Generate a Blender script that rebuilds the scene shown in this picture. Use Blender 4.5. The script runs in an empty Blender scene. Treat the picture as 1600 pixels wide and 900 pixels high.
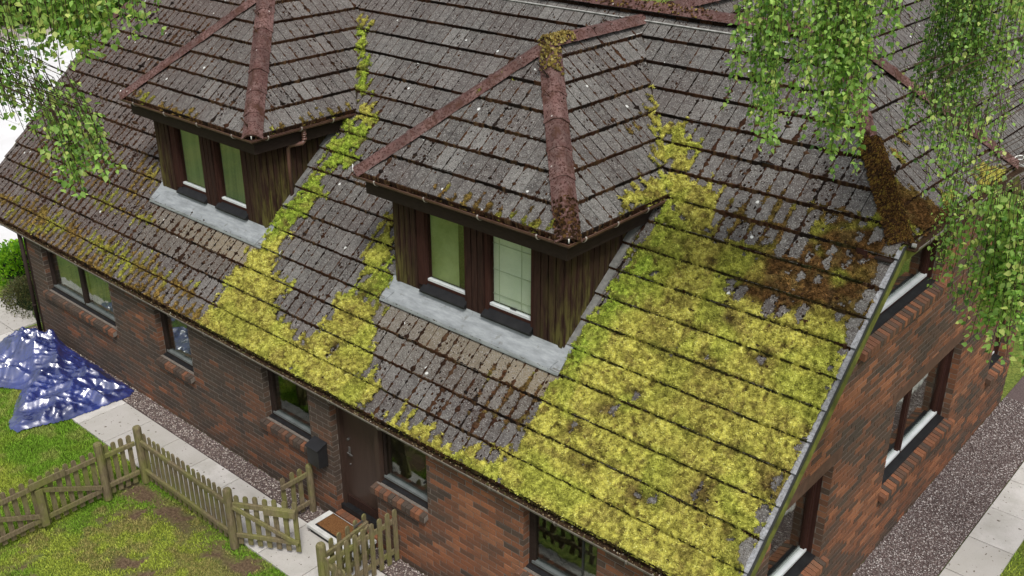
import bpy, math, random
import numpy as np
from mathutils import Vector, Matrix

random.seed(7)
RS = np.random.RandomState(11)
sc = bpy.context.scene
col = sc.collection
K = 0.82
R = math.radians

# ------------------------------------------------------------------ camera, world, sun, exposure
cam_d = bpy.data.cameras.new('camera')
cam_o = bpy.data.objects.new('camera', cam_d)
col.objects.link(cam_o)
sc.camera = cam_o
RT = Vector((0.749931, 0.661516, -0.000633))
UP = Vector((-0.281617, 0.320122, 0.904552)) * -1 if False else Vector((-0.281617, 0.320122, 0.904552))
FW = Vector((-0.598578, 0.678173, -0.426363))
CAM = Vector((3.3912, -6.6379, 8.4505))
mw = Matrix((( RT.x, UP.x, -FW.x, CAM.x), (RT.y, UP.y, -FW.y, CAM.y), (RT.z, UP.z, -FW.z, CAM.z), (0, 0, 0, 1)))
cam_o.matrix_world = mw
cam_d.sensor_width = 36.0
cam_d.lens = 36.0 * 1609.05 / 1600.0
cam_d.clip_end = 2000.0

SUN_EL, SUN_AZ = 56.0, 128.0           # azimuth clockwise from +Y
w = bpy.data.worlds.new('World')
sc.world = w
w.use_nodes = True
wn = w.node_tree
bg = wn.nodes['Background']
sky = wn.nodes.new('ShaderNodeTexSky')
sky.sky_type = 'NISHITA'
sky.sun_disc = False
sky.sun_elevation = R(SUN_EL)
sky.sun_rotation = R(SUN_AZ)
sky.air_density = 1.0
sky.dust_density = 4.0
sky.ozone_density = 1.0
hs = wn.nodes.new('ShaderNodeHueSaturation')
hs.inputs['Saturation'].default_value = 0.35
wn.links.new(sky.outputs[0], hs.inputs['Color'])
wn.links.new(hs.outputs[0], bg.inputs[0])
bg.inputs[1].default_value = 0.100
sd = bpy.data.lights.new('sun', 'SUN')
sd.energy = 1.5
sd.angle = R(10)
sd.color = (1.0, 0.965, 0.91)
so = bpy.data.objects.new('sun', sd)
col.objects.link(so)
sdir = Vector((math.sin(R(SUN_AZ)) * math.cos(R(SUN_EL)), math.cos(R(SUN_AZ)) * math.cos(R(SUN_EL)), math.sin(R(SUN_EL))))
so.rotation_euler = sdir.to_track_quat('Z', 'Y').to_euler()
sc.view_settings.view_transform = 'Standard'
sc.view_settings.look = 'None'
sc.view_settings.gamma = 1.0
sc.view_settings.exposure = 0.72

# ------------------------------------------------------------------ materials
MATS = {}
class NT:
    def __init__(s, name, rough=0.85, spec=0.3):
        s.m = bpy.data.materials.new(name)
        s.m.use_nodes = True
        s.t = s.m.node_tree
        s.b = s.t.nodes['Principled BSDF']
        s.b.inputs['Roughness'].default_value = rough
        s.b.inputs['Specular IOR Level'].default_value = spec
        MATS[name] = s.m
        s.geo = s.t.nodes.new('ShaderNodeNewGeometry')
    def n(s, typ, **kw):
        x = s.t.nodes.new(typ)
        for k, v in kw.items():
            setattr(x, k, v)
        return x
    def l(s, a, b):
        s.t.links.new(a, b)
    def noise(s, scale, detail=4, rough=0.55, vec=None, dist=0.0):
        x = s.n('ShaderNodeTexNoise')
        x.inputs['Scale'].default_value = scale
        x.inputs['Detail'].default_value = detail
        x.inputs['Roughness'].default_value = rough
        x.inputs['Distortion'].default_value = dist
        s.l(vec if vec else s.geo.outputs['Position'], x.inputs['Vector'])
        return x.outputs['Fac']
    def vor(s, scale, feature='F1', vec=None, rnd=1.0):
        x = s.n('ShaderNodeTexVoronoi')
        x.feature = feature
        x.inputs['Scale'].default_value = scale
        x.inputs['Randomness'].default_value = rnd
        s.l(vec if vec else s.geo.outputs['Position'], x.inputs['Vector'])
        return x
    def ramp(s, fac, stops, interp='LINEAR'):
        x = s.n('ShaderNodeValToRGB')
        x.color_ramp.interpolation = interp
        e = x.color_ramp.elements
        while len(e) > 1:
            e.remove(e[-1])
        e[0].position = stops[0][0]
        e[0].color = tuple(stops[0][1]) + (1,)
        for p, c in stops[1:]:
            q = e.new(p)
            q.color = tuple(c) + (1,)
        s.l(fac, x.inputs['Fac'])
        return x.outputs['Color']
    def mask(s, fac, a, b):
        x = s.n('ShaderNodeMapRange')
        x.inputs['From Min'].default_value = a
        x.inputs['From Max'].default_value = b
        s.l(fac, x.inputs['Value'])
        return x.outputs['Result']
    def mix(s, fac, a, b, mode='MIX'):
        x = s.n('ShaderNodeMix', data_type='RGBA', blend_type=mode)
        if isinstance(fac, float):
            x.inputs[0].default_value = fac
        else:
            s.l(fac, x.inputs[0])
        for i, v in ((6, a), (7, b)):
            if isinstance(v, tuple):
                x.inputs[i].default_value = v + (1,)
            else:
                s.l(v, x.inputs[i])
        return x.outputs[2]
    def math(s, op, a, b=None):
        x = s.n('ShaderNodeMath', operation=op)
        for i, v in ((0, a), (1, b)):
            if v is None:
                continue
            if isinstance(v, (int, float)):
                x.inputs[i].default_value = v
            else:
                s.l(v, x.inputs[i])
        return x.outputs[0]
    def attr(s, name):
        x = s.n('ShaderNodeAttribute')
        x.attribute_name = name
        return x
    def stretch(s, sx, sy, sz, obj=False):
        m = s.n('ShaderNodeMapping')
        m.inputs['Scale'].default_value = (sx, sy, sz)
        if obj:
            tc = s.n('ShaderNodeTexCoord')
            s.l(tc.outputs['Object'], m.inputs['Vector'])
        else:
            s.l(s.geo.outputs['Position'], m.inputs['Vector'])
        return m.outputs[0]
    def color(s, c):
        if isinstance(c, tuple):
            s.b.inputs['Base Color'].default_value = c + (1,)
        else:
            s.l(c, s.b.inputs['Base Color'])
    def bump(s, h, strength=0.4, dist=0.01):
        x = s.n('ShaderNodeBump')
        x.inputs['Strength'].default_value = strength
        x.inputs['Distance'].default_value = dist
        s.l(h, x.inputs['Height'])
        s.l(x.outputs[0], s.b.inputs['Normal'])

def m_tile():
    t = NT('tile_concrete', 0.8, 0.25)
    r = t.attr('rnd').outputs['Fac']
    base = t.ramp(r, [(0, (0.054, 0.050, 0.048)), (0.35, (0.072, 0.068, 0.065)), (0.7, (0.094, 0.090, 0.086)), (1, (0.138, 0.134, 0.127))])
    n1 = t.noise(14, 5, 0.65)
    base = t.mix(t.mask(n1, 0.38, 0.72), base, t.mix(0.5, base, (0.26, 0.25, 0.23)))
    base = t.mix(t.mask(t.noise(26, 5, 0.75), 0.50, 0.66), base, (0.050, 0.040, 0.034))
    nb = t.noise(1.1, 3)
    base = t.mix(t.mask(nb, 0.42, 0.7), base, t.mix(0.40, base, (0.070, 0.047, 0.044)))
    sx = t.n('ShaderNodeSeparateXYZ'); t.l(t.geo.outputs['Position'], sx.inputs[0])
    lft = t.mask(t.math('ADD', sx.outputs[0], t.math('MULTIPLY', t.noise(0.8, 2), 4.0)), -5.5, -9.5)
    base = t.mix(lft, base, t.mix(0.50, base, (0.078, 0.046, 0.038)))
    wm = t.attr('warm').outputs['Fac']
    base = t.mix(wm, base, t.mix(0.6, base, (0.27, 0.22, 0.14)))
    fine = t.noise(130, 2, 0.6)
    base = t.mix(t.mask(fine, 0.55, 0.66), base, (0.030, 0.020, 0.015))
    f3 = t.noise(75, 2, 0.5)
    base = t.mix(t.mask(f3, 0.56, 0.70), base, (0.26, 0.255, 0.24))
    v = t.vor(3.2)
    jig = t.noise(40, 2)
    dd = t.math('ADD', v.outputs['Distance'], t.math('MULTIPLY', jig, 0.06))
    base = t.mix(t.math('MULTIPLY', t.math('LESS_THAN', dd, 0.096), t.math('GREATER_THAN', t.noise(2.3, 1), 0.45)), base, (0.55, 0.56, 0.54))
    v2 = t.vor(17)
    base = t.mix(t.mask(v2.outputs['Distance'], 0.14, 0.09), base, (0.27, 0.26, 0.24))
    t.color(base)
    t.bump(t.noise(110, 4, 0.7), 0.9, 0.006)
m_tile()

def m_simple(name, c1, c2, scale=6, rough=0.8, spec=0.3, bump=0.3, bs=80, st=None):
    t = NT(name, rough, spec)
    v = t.stretch(*st) if st else None
    t.color(t.mix(t.mask(t.noise(scale, 5, 0.6, v), 0.3, 0.7), c1, c2))
    if bump:
        t.bump(t.noise(bs, 3, 0.5, v), bump, 0.004)
    return t

def m_clay():
    t = NT('ridge_clay', 0.8, 0.2)
    r = t.attr('rnd').outputs['Fac']
    c = t.ramp(r, [(0, (0.085, 0.042, 0.038)), (0.5, (0.110, 0.057, 0.051)), (1, (0.145, 0.080, 0.072))])
    c = t.mix(t.mask(t.noise(9, 5, 0.7), 0.45, 0.75), c, (0.19, 0.125, 0.115))
    c = t.mix(t.mask(t.noise(3.2, 5, 0.7), 0.44, 0.62), c, t.mix(0.6, c, (0.052, 0.034, 0.030)))
    sp = t.noise(42, 2, 0.4)
    c = t.mix(t.mask(sp, 0.54, 0.61), c, (0.045, 0.018, 0.014))
    c = t.mix(t.mask(t.noise(5, 4, 0.75), 0.52, 0.66), c, (0.055, 0.024, 0.015))
    c = t.mix(t.mask(t.noise(21, 3, 0.6), 0.56, 0.66), c, (0.06, 0.026, 0.02))
    c = t.mix(t.mask(t.vor(6).outputs['Distance'], 0.09, 0.06), c, (0.36, 0.32, 0.30))
    t.color(c)
    t.bump(t.noise(120, 3), 0.5, 0.004)
m_clay()

def m_brick():
    t = NT('brick_face', 0.88, 0.15)
    r = t.attr('rnd').outputs['Fac']
    c = t.ramp(r, [(0.0, (0.058, 0.044, 0.036)), (0.28, (0.078, 0.052, 0.039)), (0.46, (0.115, 0.059, 0.038)), (0.64, (0.165, 0.070, 0.039)), (0.84, (0.225, 0.090, 0.045)), (1.0, (0.28, 0.120, 0.062))])
    c = t.mix(t.mask(t.noise(3, 4), 0.4, 0.75), c, t.mix(0.55, c, (0.075, 0.062, 0.048)))
    c = t.mix(t.mask(t.noise(38, 4, 0.7), 0.5, 0.8), c, t.mix(0.5, c, (0.03, 0.02, 0.018)))
    c = t.mix(t.mask(t.noise(60, 2, 0.7), 0.66, 0.8), c, (0.30, 0.24, 0.20))
    t.color(c)
    t.bump(t.noise(110, 3), 0.5, 0.004)
m_brick()
m_simple('mortar', (0.11, 0.096, 0.082), (0.19, 0.165, 0.145), 30, 0.95, 0.1)
m_simple('lintel_stone', (0.075, 0.045, 0.034), (0.13, 0.075, 0.052), 8, 0.9, 0.1)
m_simple('underlay', (0.02, 0.015, 0.012), (0.035, 0.026, 0.02), 20, 0.95, 0.05)
m_simple('dark_interior', (0.03, 0.03, 0.03), (0.05, 0.05, 0.045), 2, 0.95, 0.05, 0)

def m_wood(name, a, b, algae, lo):
    t = NT(name, 0.8, 0.10)
    v = t.stretch(7, 7, 0.7)
    c = t.mix(t.mask(t.noise(6, 5, 0.6, v), 0.3, 0.7), a, b)
    c = t.mix(t.math('MULTIPLY', t.attr('algae').outputs['Fac'], t.mask(t.noise(4, 4, 0.7, t.stretch(3, 3, .5)), 0.42, 0.60)), c, algae)
    t.color(c)
    t.bump(t.noise(9, 4, 0.6, v), 0.4, 0.004)
m_wood('dormer_timber', (0.018, 0.010, 0.008), (0.042, 0.021, 0.016), (0.115, 0.105, 0.03), 0)
m_wood('window_timber', (0.026, 0.011, 0.009), (0.048, 0.020, 0.015), (0.12, 0.12, 0.03), 0)
m_simple('fascia_brown', (0.020, 0.013, 0.011), (0.032, 0.022, 0.018), 5, 0.7, 0.12, 0.1, 40, (2, 2, 8))
m_simple('gutter_brown', (0.105, 0.050, 0.040), (0.150, 0.082, 0.066), 7, 0.4, 0.5, 0.1, 50)
m_simple('gutter_weathered', (0.10, 0.085, 0.07), (0.21, 0.19, 0.16), 16, 0.7, 0.3, 0.3, 60)
m_simple('gutter_dirt', (0.02, 0.014, 0.009), (0.06, 0.035, 0.02), 40, 0.95, 0.05)
m_simple('bracket_metal', (0.22, 0.19, 0.17), (0.40, 0.37, 0.34), 20, 0.5, 0.5, 0)
m_simple('board_mossy', (0.07, 0.075, 0.022), (0.17, 0.18, 0.040), 7, 0.9, 0.1, 0.4, 60)
m_simple('white_rail', (0.50, 0.52, 0.54), (0.62, 0.64, 0.66), 5, 0.35, 0.5, 0)
m_simple('grey_rail', (0.09, 0.10, 0.10), (0.15, 0.165, 0.165), 5, 0.35, 0.5, 0)
m_simple('black_sill', (0.008, 0.008, 0.009), (0.018, 0.018, 0.019), 9, 0.5, 0.25, 0)
m_simple('black_metal', (0.012, 0.012, 0.013), (0.02, 0.02, 0.022), 9, 0.38, 0.5, 0.05)
m_simple('door_brown', (0.035, 0.021, 0.016), (0.052, 0.032, 0.025), 4, 0.4, 0.4, 0.1, 30, (8, 8, 1))
m_simple('stone_step', (0.42, 0.42, 0.40), (0.60, 0.60, 0.58), 8, 0.85, 0.2)
m_simple('step_brick', (0.24, 0.085, 0.045), (0.32, 0.14, 0.08), 14, 0.9, 0.15)
m_simple('silver', (0.06, 0.058, 0.055), (0.10, 0.096, 0.09), 9, 0.3, 0.6, 0)
m_simple('pale_mortar', (0.16, 0.16, 0.15), (0.42, 0.42, 0.40), 12, 0.9, 0.1)
m_simple('white_clip', (0.72, 0.74, 0.72), (0.82, 0.82, 0.80), 9, 0.5, 0.4, 0)

def m_slate():
    t = NT('verge_slate', 0.85, 0.2)
    c = t.mix(t.mask(t.noise(40, 4, 0.7), 0.35, 0.65), (0.15, 0.15, 0.155), (0.33, 0.34, 0.36))
    t.color(c)
m_slate()
def m_flash():
    t = NT('flashing_slate', 0.85, 0.2)
    c = t.mix(t.mask(t.noise(12, 4, 0.7), 0.35, 0.65), (0.10, 0.10, 0.095), (0.19, 0.19, 0.18))
    t.color(c)
m_flash()
def m_lead():
    t = NT('lead_sheet', 0.5, 0.5)
    v = t.stretch(1.2, 5, 5)
    c = t.mix(t.mask(t.noise(4, 6, 0.65, v), 0.35, 0.68), (0.22, 0.235, 0.245), (0.35, 0.372, 0.385))
    c = t.mix(t.mask(t.noise(9, 5, 0.7), 0.58, 0.75), c, (0.13, 0.125, 0.11))
    t.color(c)
    t.b.inputs['Metallic'].default_value = 0.15
    t.bump(t.noise(7, 4, 0.6, v), 0.35, 0.01)
m_lead()
def m_mat():
    t = NT('coir', 0.95, 0.05)
    c = t.mix(t.mask(t.noise(90, 3, 0.7), 0.35, 0.65), (0.10, 0.045, 0.018), (0.26, 0.13, 0.055))
    t.color(c)
    t.bump(t.noise(240, 3), 0.8, 0.01)
m_mat()
def m_slab():
    t = NT('paving_slab', 0.85, 0.2)
    r = t.attr('rnd').outputs['Fac']
    c = t.ramp(r, [(0, (0.40, 0.38, 0.355)), (1, (0.55, 0.53, 0.505))])
    c = t.mix(t.mask(t.noise(2.6, 5, 0.6), 0.4, 0.75), c, (0.36, 0.345, 0.31))
    c = t.mix(t.mask(t.noise(70, 3, 0.7), 0.55, 0.8), c, (0.30, 0.28, 0.25))
    c = t.mix(t.mask(t.noise(19, 2, 0.3), 0.70, 0.73), c, (0.10, 0.08, 0.06))
    t.color(c)
    t.bump(t.noise(120, 3), 0.3, 0.003)
m_slab()
def m_drive():
    t = NT('drive_concrete', 0.55, 0.5)
    c = t.mix(t.mask(t.noise(0.5, 5, 0.6), 0.35, 0.7), (0.74, 0.74, 0.75), (0.62, 0.615, 0.61))  # sky glare on the drive is put into this near-white colour
    t.color(c)
m_drive()
m_simple('drive_far', (0.30, 0.26, 0.23), (0.38, 0.34, 0.31), 1.5, 0.9, 0.2)

def m_ground(name, kind):
    t = NT(name, 0.95, 0.1)
    big = t.noise(0.75, 4, 0.6)
    c = t.mix(t.mask(big, 0.38, 0.62), (0.13, 0.19, 0.035), (0.24, 0.26, 0.06))
    c = t.mix(t.mask(t.noise(22, 4, 0.7), 0.4, 0.7), c, (0.05, 0.085, 0.015))
    d = t.attr('dirt').outputs['Fac']
    c = t.mix(d, c, t.mix(t.mask(t.noise(30, 4, 0.7), 0.4, 0.65), (0.075, 0.048, 0.030), (0.17, 0.12, 0.075)))
    t.color(c)
    t.bump(t.noise(60, 3), 0.8, 0.02)
m_ground('lawn_soil', 0)

def m_vcol(name, rough=0.9, spec=0.1, trans=0.0, var=0.0):
    t = NT(name, rough, spec)
    a = t.attr('Col').outputs['Color']
    if var:
        a = t.mix(t.mask(t.noise(90, 2, 0.6), 0.45, 0.75), a, t.mix(1.0 - var, (0.0, 0.0, 0.0), a))
    t.color(a)
    if trans:
        tr = t.n('ShaderNodeBsdfTranslucent')
        g = t.n('ShaderNodeHueSaturation')
        g.inputs['Value'].default_value = 1.3
        g.inputs['Saturation'].default_value = 1.1
        t.l(a, g.inputs['Color'])
        t.l(g.outputs[0], tr.inputs['Color'])
        mx = t.n('ShaderNodeMixShader')
        mx.inputs[0].default_value = trans
        out = [x for x in t.t.nodes if x.type == 'OUTPUT_MATERIAL'][0]
        t.l(t.b.outputs[0], mx.inputs[1])
        t.l(tr.outputs[0], mx.inputs[2])
        t.l(mx.outputs[0], out.inputs['Surface'])
    return t
m_vcol('moss', 0.95, 0.05, 0.0, 0.35)
m_vcol('grass', 0.8, 0.15, 0.25)
m_vcol('leaf', 0.45, 0.35, 0.48)
m_vcol('stone', 0.85, 0.2)
m_simple('bark', (0.06, 0.045, 0.035), (0.16, 0.13, 0.11), 9, 0.9, 0.1, 0.6, 40)
m_simple('twig_bark', (0.035, 0.022, 0.016), (0.075, 0.05, 0.035), 9, 0.9, 0.1, 0)
m_simple('birch_bark', (0.35, 0.33, 0.30), (0.55, 0.53, 0.50), 5, 0.85, 0.2, 0.5, 20, (1, 1, 6))
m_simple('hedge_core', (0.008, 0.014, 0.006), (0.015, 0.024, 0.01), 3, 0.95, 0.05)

def m_fence():
    t = NT('fence_wood', 0.85, 0.15)
    v = t.stretch(9, 9, 2.0)
    c = t.mix(t.mask(t.noise(5, 5, 0.65, v), 0.3, 0.7), (0.095, 0.074, 0.044), (0.22, 0.178, 0.108))
    al = t.mask(t.noise(2.6, 4, 0.65), 0.42, 0.66)
    c = t.mix(al, c, t.mix(0.6, c, (0.16, 0.18, 0.035)))
    t.color(c)
    t.bump(t.noise(8, 4, 0.6, v), 0.5, 0.006)
m_fence()

def m_glass(name, tint, refl):
    t = NT(name)
    out = [x for x in t.t.nodes if x.type == 'OUTPUT_MATERIAL'][0]
    gl = t.n('ShaderNodeBsdfGlossy')
    gl.inputs['Roughness'].default_value = 0.02
    gl.inputs['Color'].default_value = (0.95, 1, 0.96, 1)
    wv = t.noise(3.0, 2, 0.4)
    bp = t.n('ShaderNodeBump')
    bp.inputs['Strength'].default_value = 0.12
    bp.inputs['Distance'].default_value = 0.02
    t.l(wv, bp.inputs['Height'])
    t.l(bp.outputs[0], gl.inputs['Normal'])
    tr = t.n('ShaderNodeBsdfTransparent')
    tr.inputs['Color'].default_value = tint + (1,)
    fr = t.n('ShaderNodeLayerWeight')
    fr.inputs['Blend'].default_value = 0.5
    f = t.math('MINIMUM', t.math('ADD', t.math('MULTIPLY', t.math('POWER', fr.outputs['Facing'], 4.0), 0.8), refl), 1.0)
    mx = t.n('ShaderNodeMixShader')
    t.l(f, mx.inputs[0])
    t.l(tr.outputs[0], mx.inputs[1])
    t.l(gl.outputs[0], mx.inputs[2])
    t.l(mx.outputs[0], out.inputs['Surface'])
m_glass('glass_clear', (0.95, 0.97, 0.95), 0.075)
m_simple('blind_fabric', (0.47, 0.51, 0.44), (0.60, 0.63, 0.55), 3, 0.9, 0.1, 0)  # white blind, tinted green to imitate the reflection in its glass
m_simple('bar_pale', (0.36, 0.40, 0.33), (0.42, 0.46, 0.38), 3, 0.9, 0.1, 0)
m_simple('blind_green_reflect', (0.09, 0.12, 0.035), (0.27, 0.31, 0.16), 1.6, 0.9, 0.1, 0)  # lawn reflection in the pane is put into the blind's green tones
m_simple('obscure_reflect_lining', (0.035, 0.055, 0.045), (0.115, 0.135, 0.085), 1.2, 0.7, 0.3, 0.5, 60, (8, 8, .5))  # fluted obscured look, with pane reflections painted in as green tones
m_simple('curtain_grey', (0.07, 0.08, 0.06), (0.12, 0.13, 0.10), 3.0, 0.9, 0.1, 0)
def m_tarp():
    t = NT('tarp_plastic', 0.35, 0.9)
    c = t.mix(t.mask(t.noise(2.2, 3), 0.35, 0.7), (0.005, 0.012, 0.085), (0.016, 0.032, 0.19))
    t.color(c)
    t.b.inputs['Coat Weight'].default_value = 1.0
    t.b.inputs['Coat IOR'].default_value = 2.2
    t.b.inputs['Coat Roughness'].default_value = 0.20
    v = t.vor(9, 'DISTANCE_TO_EDGE')
    t.bump(t.noise(30, 2, 0.5, None, 0.6), 0.25, 0.01)
m_tarp()

# ------------------------------------------------------------------ helpers
def tag(o, label=None, cat=None, group=None, kind=None):
    if label: o['label'] = label
    if cat: o['category'] = cat
    if group: o['group'] = group
    if kind: o['kind'] = kind
    return o
def empty(name, loc=(0, 0, 0), parent=None):
    o = bpy.data.objects.new(name, None)
    o.empty_display_size = 0.1
    col.objects.link(o)
    o.location = loc
    o.parent = parent
    return o
def link(me, name, parent=None):
    o = bpy.data.objects.new(name, me)
    col.objects.link(o)
    o.parent = parent
    return o
class MB:
    """collects polygons in world (or local) coordinates"""
    def __init__(s):
        s.v = []; s.f = []; s.a = []; s.w = []
    def add(s, vs, fs, rnd=0.5, warm=0.0):
        b = len(s.v)
        s.v += [tuple(p) for p in vs]
        s.f += [tuple(i + b for i in q) for q in fs]
        s.a += [rnd] * len(vs)
        s.w += [warm] * len(vs)
    def box(s, a, b, rnd=0.5):
        x0, y0, z0 = a; x1, y1, z1 = b
        s.add([(x0, y0, z0), (x1, y0, z0), (x1, y1, z0), (x0, y1, z0), (x0, y0, z1), (x1, y0, z1), (x1, y1, z1), (x0, y1, z1)],
              [(0, 3, 2, 1), (4, 5, 6, 7), (0, 1, 5, 4), (1, 2, 6, 5), (2, 3, 7, 6), (3, 0, 4, 7)], rnd)
    def bbox(s, a, b, r=0.006, rnd=0.5):
        """box with chamfered top and vertical edges"""
        x0, y0, z0 = a; x1, y1, z1 = b
        r = min(r, (x1 - x0) * .45, (y1 - y0) * .45, (z1 - z0) * .45)
        vs = []
        for z, d in ((z0, 0), (z1 - r, 0), (z1, r)):
            for (x, y, sx, sy) in ((x0, y0, 1, 1), (x1, y0, -1, 1), (x1, y1, -1, -1), (x0, y1, 1, -1)):
                vs.append((x + sx * d + sx * (r if sx * sy > 0 else 0) * 1.0, y + sy * d + 0, z))
                vs.append((x + sx * d + 0, y + sy * d + sy * 0, z))
        # simple variant: fall back to three rings of four corners
        vs = []
        for z, d in ((z0, 0), (z1 - r, 0), (z1, r)):
            vs += [(x0 + d, y0 + d, z), (x1 - d, y0 + d, z), (x1 - d, y1 - d, z), (x0 + d, y1 - d, z)]
        fs = [(0, 3, 2, 1), (8, 9, 10, 11)]
        for k in (0, 4):
            for i in range(4):
                j = (i + 1) % 4
                fs.append((k + i, k + j, k + 4 + j, k + 4 + i))
        s.add(vs, fs, rnd)
    def obox(s, c, ax, ay, az, rnd=0.5):
        """oriented box: centre and three half-axis vectors"""
        c = Vector(c); ax = Vector(ax); ay = Vector(ay); az = Vector(az)
        vs = [c + sx * ax + sy * ay + sz * az for sz in (-1, 1) for sx, sy in ((-1, -1), (1, -1), (1, 1), (-1, 1))]
        s.add(vs, [(0, 3, 2, 1), (4, 5, 6, 7), (0, 1, 5, 4), (1, 2, 6, 5), (2, 3, 7, 6), (3, 0, 4, 7)], rnd)
    def prism(s, poly, d, rnd=0.5):
        """poly: list of Vectors, extruded by vector d"""
        n = len(poly); d = Vector(d)
        vs = [Vector(p) for p in poly] + [Vector(p) + d for p in poly]
        fs = [tuple(range(n)), tuple(range(2 * n - 1, n - 1, -1))]
        for i in range(n):
            j = (i + 1) % n
            fs.append((i, n + i, n + j, j))
        s.add(vs, fs, rnd)
    def sweep(s, prof, p0, p1, side, up, cap=True, rnd=0.5, closed=True):
        """prof: list of (a,b) offsets along side/up; swept from p0 to p1"""
        p0 = Vector(p0); p1 = Vector(p1); side = Vector(side); up = Vector(up); n = len(prof)
        vs = [p0 + a * side + b * up for a, b in prof] + [p1 + a * side + b * up for a, b in prof]
        fs = []
        for i in range(n if closed else n - 1):
            j = (i + 1) % n
            fs.append((i, j, n + j, n + i))
        if cap and closed:
            fs += [tuple(range(n - 1, -1, -1)), tuple(range(n, 2 * n))]
        s.add(vs, fs, rnd)
    def tube(s, pts, rad, n=6, rnd=0.5):
        pts = [Vector(p) for p in pts]
        if not isinstance(rad, (list, tuple)): rad = [rad] * len(pts)
        vs = []
        for i, p in enumerate(pts):
            d = (pts[min(i + 1, len(pts) - 1)] - pts[max(i - 1, 0)]).normalized()
            a = d.orthogonal().normalized() if i == 0 else (a - d * a.dot(d)).normalized()
            b = d.cross(a)
            for k in range(n):
                t = 2 * math.pi * k / n
                vs.append(p + rad[i] * (math.cos(t) * a + math.sin(t) * b))
        fs = []
        for i in range(len(pts) - 1):
            for k in range(n):
                j = (k + 1) % n
                fs.append((i * n + k, i * n + j, (i + 1) * n + j, (i + 1) * n + k))
        fs += [tuple(range(n - 1, -1, -1)), tuple(range((len(pts) - 1) * n, len(pts) * n))]
        s.add(vs, fs, rnd)
    def build(s, name, mat, parent=None, smooth=False, algae=None):
        me = bpy.data.meshes.new(name)
        me.from_pydata(s.v, [], s.f)
        me.update()
        a = me.attributes.new('rnd', 'FLOAT', 'POINT')
        a.data.foreach_set('value', np.array(s.a, dtype=np.float32))
        if any(s.w):
            a = me.attributes.new('warm', 'FLOAT', 'POINT')
            a.data.foreach_set('value', np.array(s.w, dtype=np.float32))
        if algae is not None:
            a = me.attributes.new('algae', 'FLOAT', 'POINT')
            a.data.foreach_set('value', np.array([algae(p) for p in s.v], dtype=np.float32))
        me.materials.append(MATS[mat])
        if smooth:
            me.polygons.foreach_set('use_smooth', [True] * len(me.polygons))
        return link(me, name, parent)

def np_mesh(name, V, F, mat, cols=None, smooth=False, attrs=None):
    V = np.asarray(V, dtype=np.float32); F = np.asarray(F, dtype=np.int32)
    k = F.shape[1]
    me = bpy.data.meshes.new(name)
    me.vertices.add(len(V)); me.vertices.foreach_set('co', V.ravel())
    me.loops.add(F.size); me.loops.foreach_set('vertex_index', F.ravel())
    me.polygons.add(len(F))
    me.polygons.foreach_set('loop_start', np.arange(0, F.size, k, dtype=np.int32))
    me.polygons.foreach_set('loop_total', np.full(len(F), k, dtype=np.int32))
    me.polygons.foreach_set('use_smooth', np.full(len(F), bool(smooth)))
    me.update(calc_edges=True)
    if cols is not None:
        a = me.attributes.new('Col', 'FLOAT_COLOR', 'POINT')
        c = np.ones((len(V), 4), dtype=np.float32); c[:, :3] = cols
        a.data.foreach_set('color', c.ravel())
    for kk, vv in (attrs or {}).items():
        a = me.attributes.new(kk, 'FLOAT', 'POINT')
        a.data.foreach_set('value', np.asarray(vv, dtype=np.float32))
    me.materials.append(MATS[mat])
    return me

# value noise in numpy
_L = np.random.RandomState(5).rand(256, 256).astype(np.float32)
def vnoise(x, y):
    xi = np.floor(x).astype(int); yi = np.floor(y).astype(int)
    fx = x - xi; fy = y - yi
    fx = fx * fx * (3 - 2 * fx); fy = fy * fy * (3 - 2 * fy)
    a = _L[xi % 256, yi % 256]; b = _L[(xi + 1) % 256, yi % 256]
    c = _L[xi % 256, (yi + 1) % 256]; d = _L[(xi + 1) % 256, (yi + 1) % 256]
    return (a * (1 - fx) + b * fx) * (1 - fy) + (c * (1 - fx) + d * fx) * fy
def fbm(x, y, o=4, g=0.5):
    s = 0; a = 1; t = 0
    for i in range(o):
        s = s + a * vnoise(x * 2 ** i + 17.3 * i, y * 2 ** i + 9.1 * i); t += a; a *= g
    return s / t
def sstep(a, b, x):
    t = np.clip((x - a) / (b - a), 0, 1)
    return t * t * (3 - 2 * t)
def sdist(P, X, Y):
    """signed distance, positive inside"""
    d = np.full(X.shape, 1e9); ins = np.zeros(X.shape, bool)
    n = len(P)
    for i in range(n):
        x0, y0 = P[i]; x1, y1 = P[(i + 1) % n]
        ex, ey = x1 - x0, y1 - y0
        t = np.clip(((X - x0) * ex + (Y - y0) * ey) / (ex * ex + ey * ey + 1e-12), 0, 1)
        d = np.minimum(d, np.hypot(X - x0 - t * ex, Y - y0 - t * ey))
        c = (y0 > Y) != (y1 > Y)
        ins ^= c & (X < (x1 - x0) * (Y - y0) / (y1 - y0 + 1e-12) + x0)
    return np.where(ins, d, -d)

def project(P):
    d = Vector(P) - CAM
    z = d.dot(FW)
    if z < 0.1: return None
    return 800 + 1609.05 * d.dot(RT) / z, 450 - 1609.05 * d.dot(UP) / z, z

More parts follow.
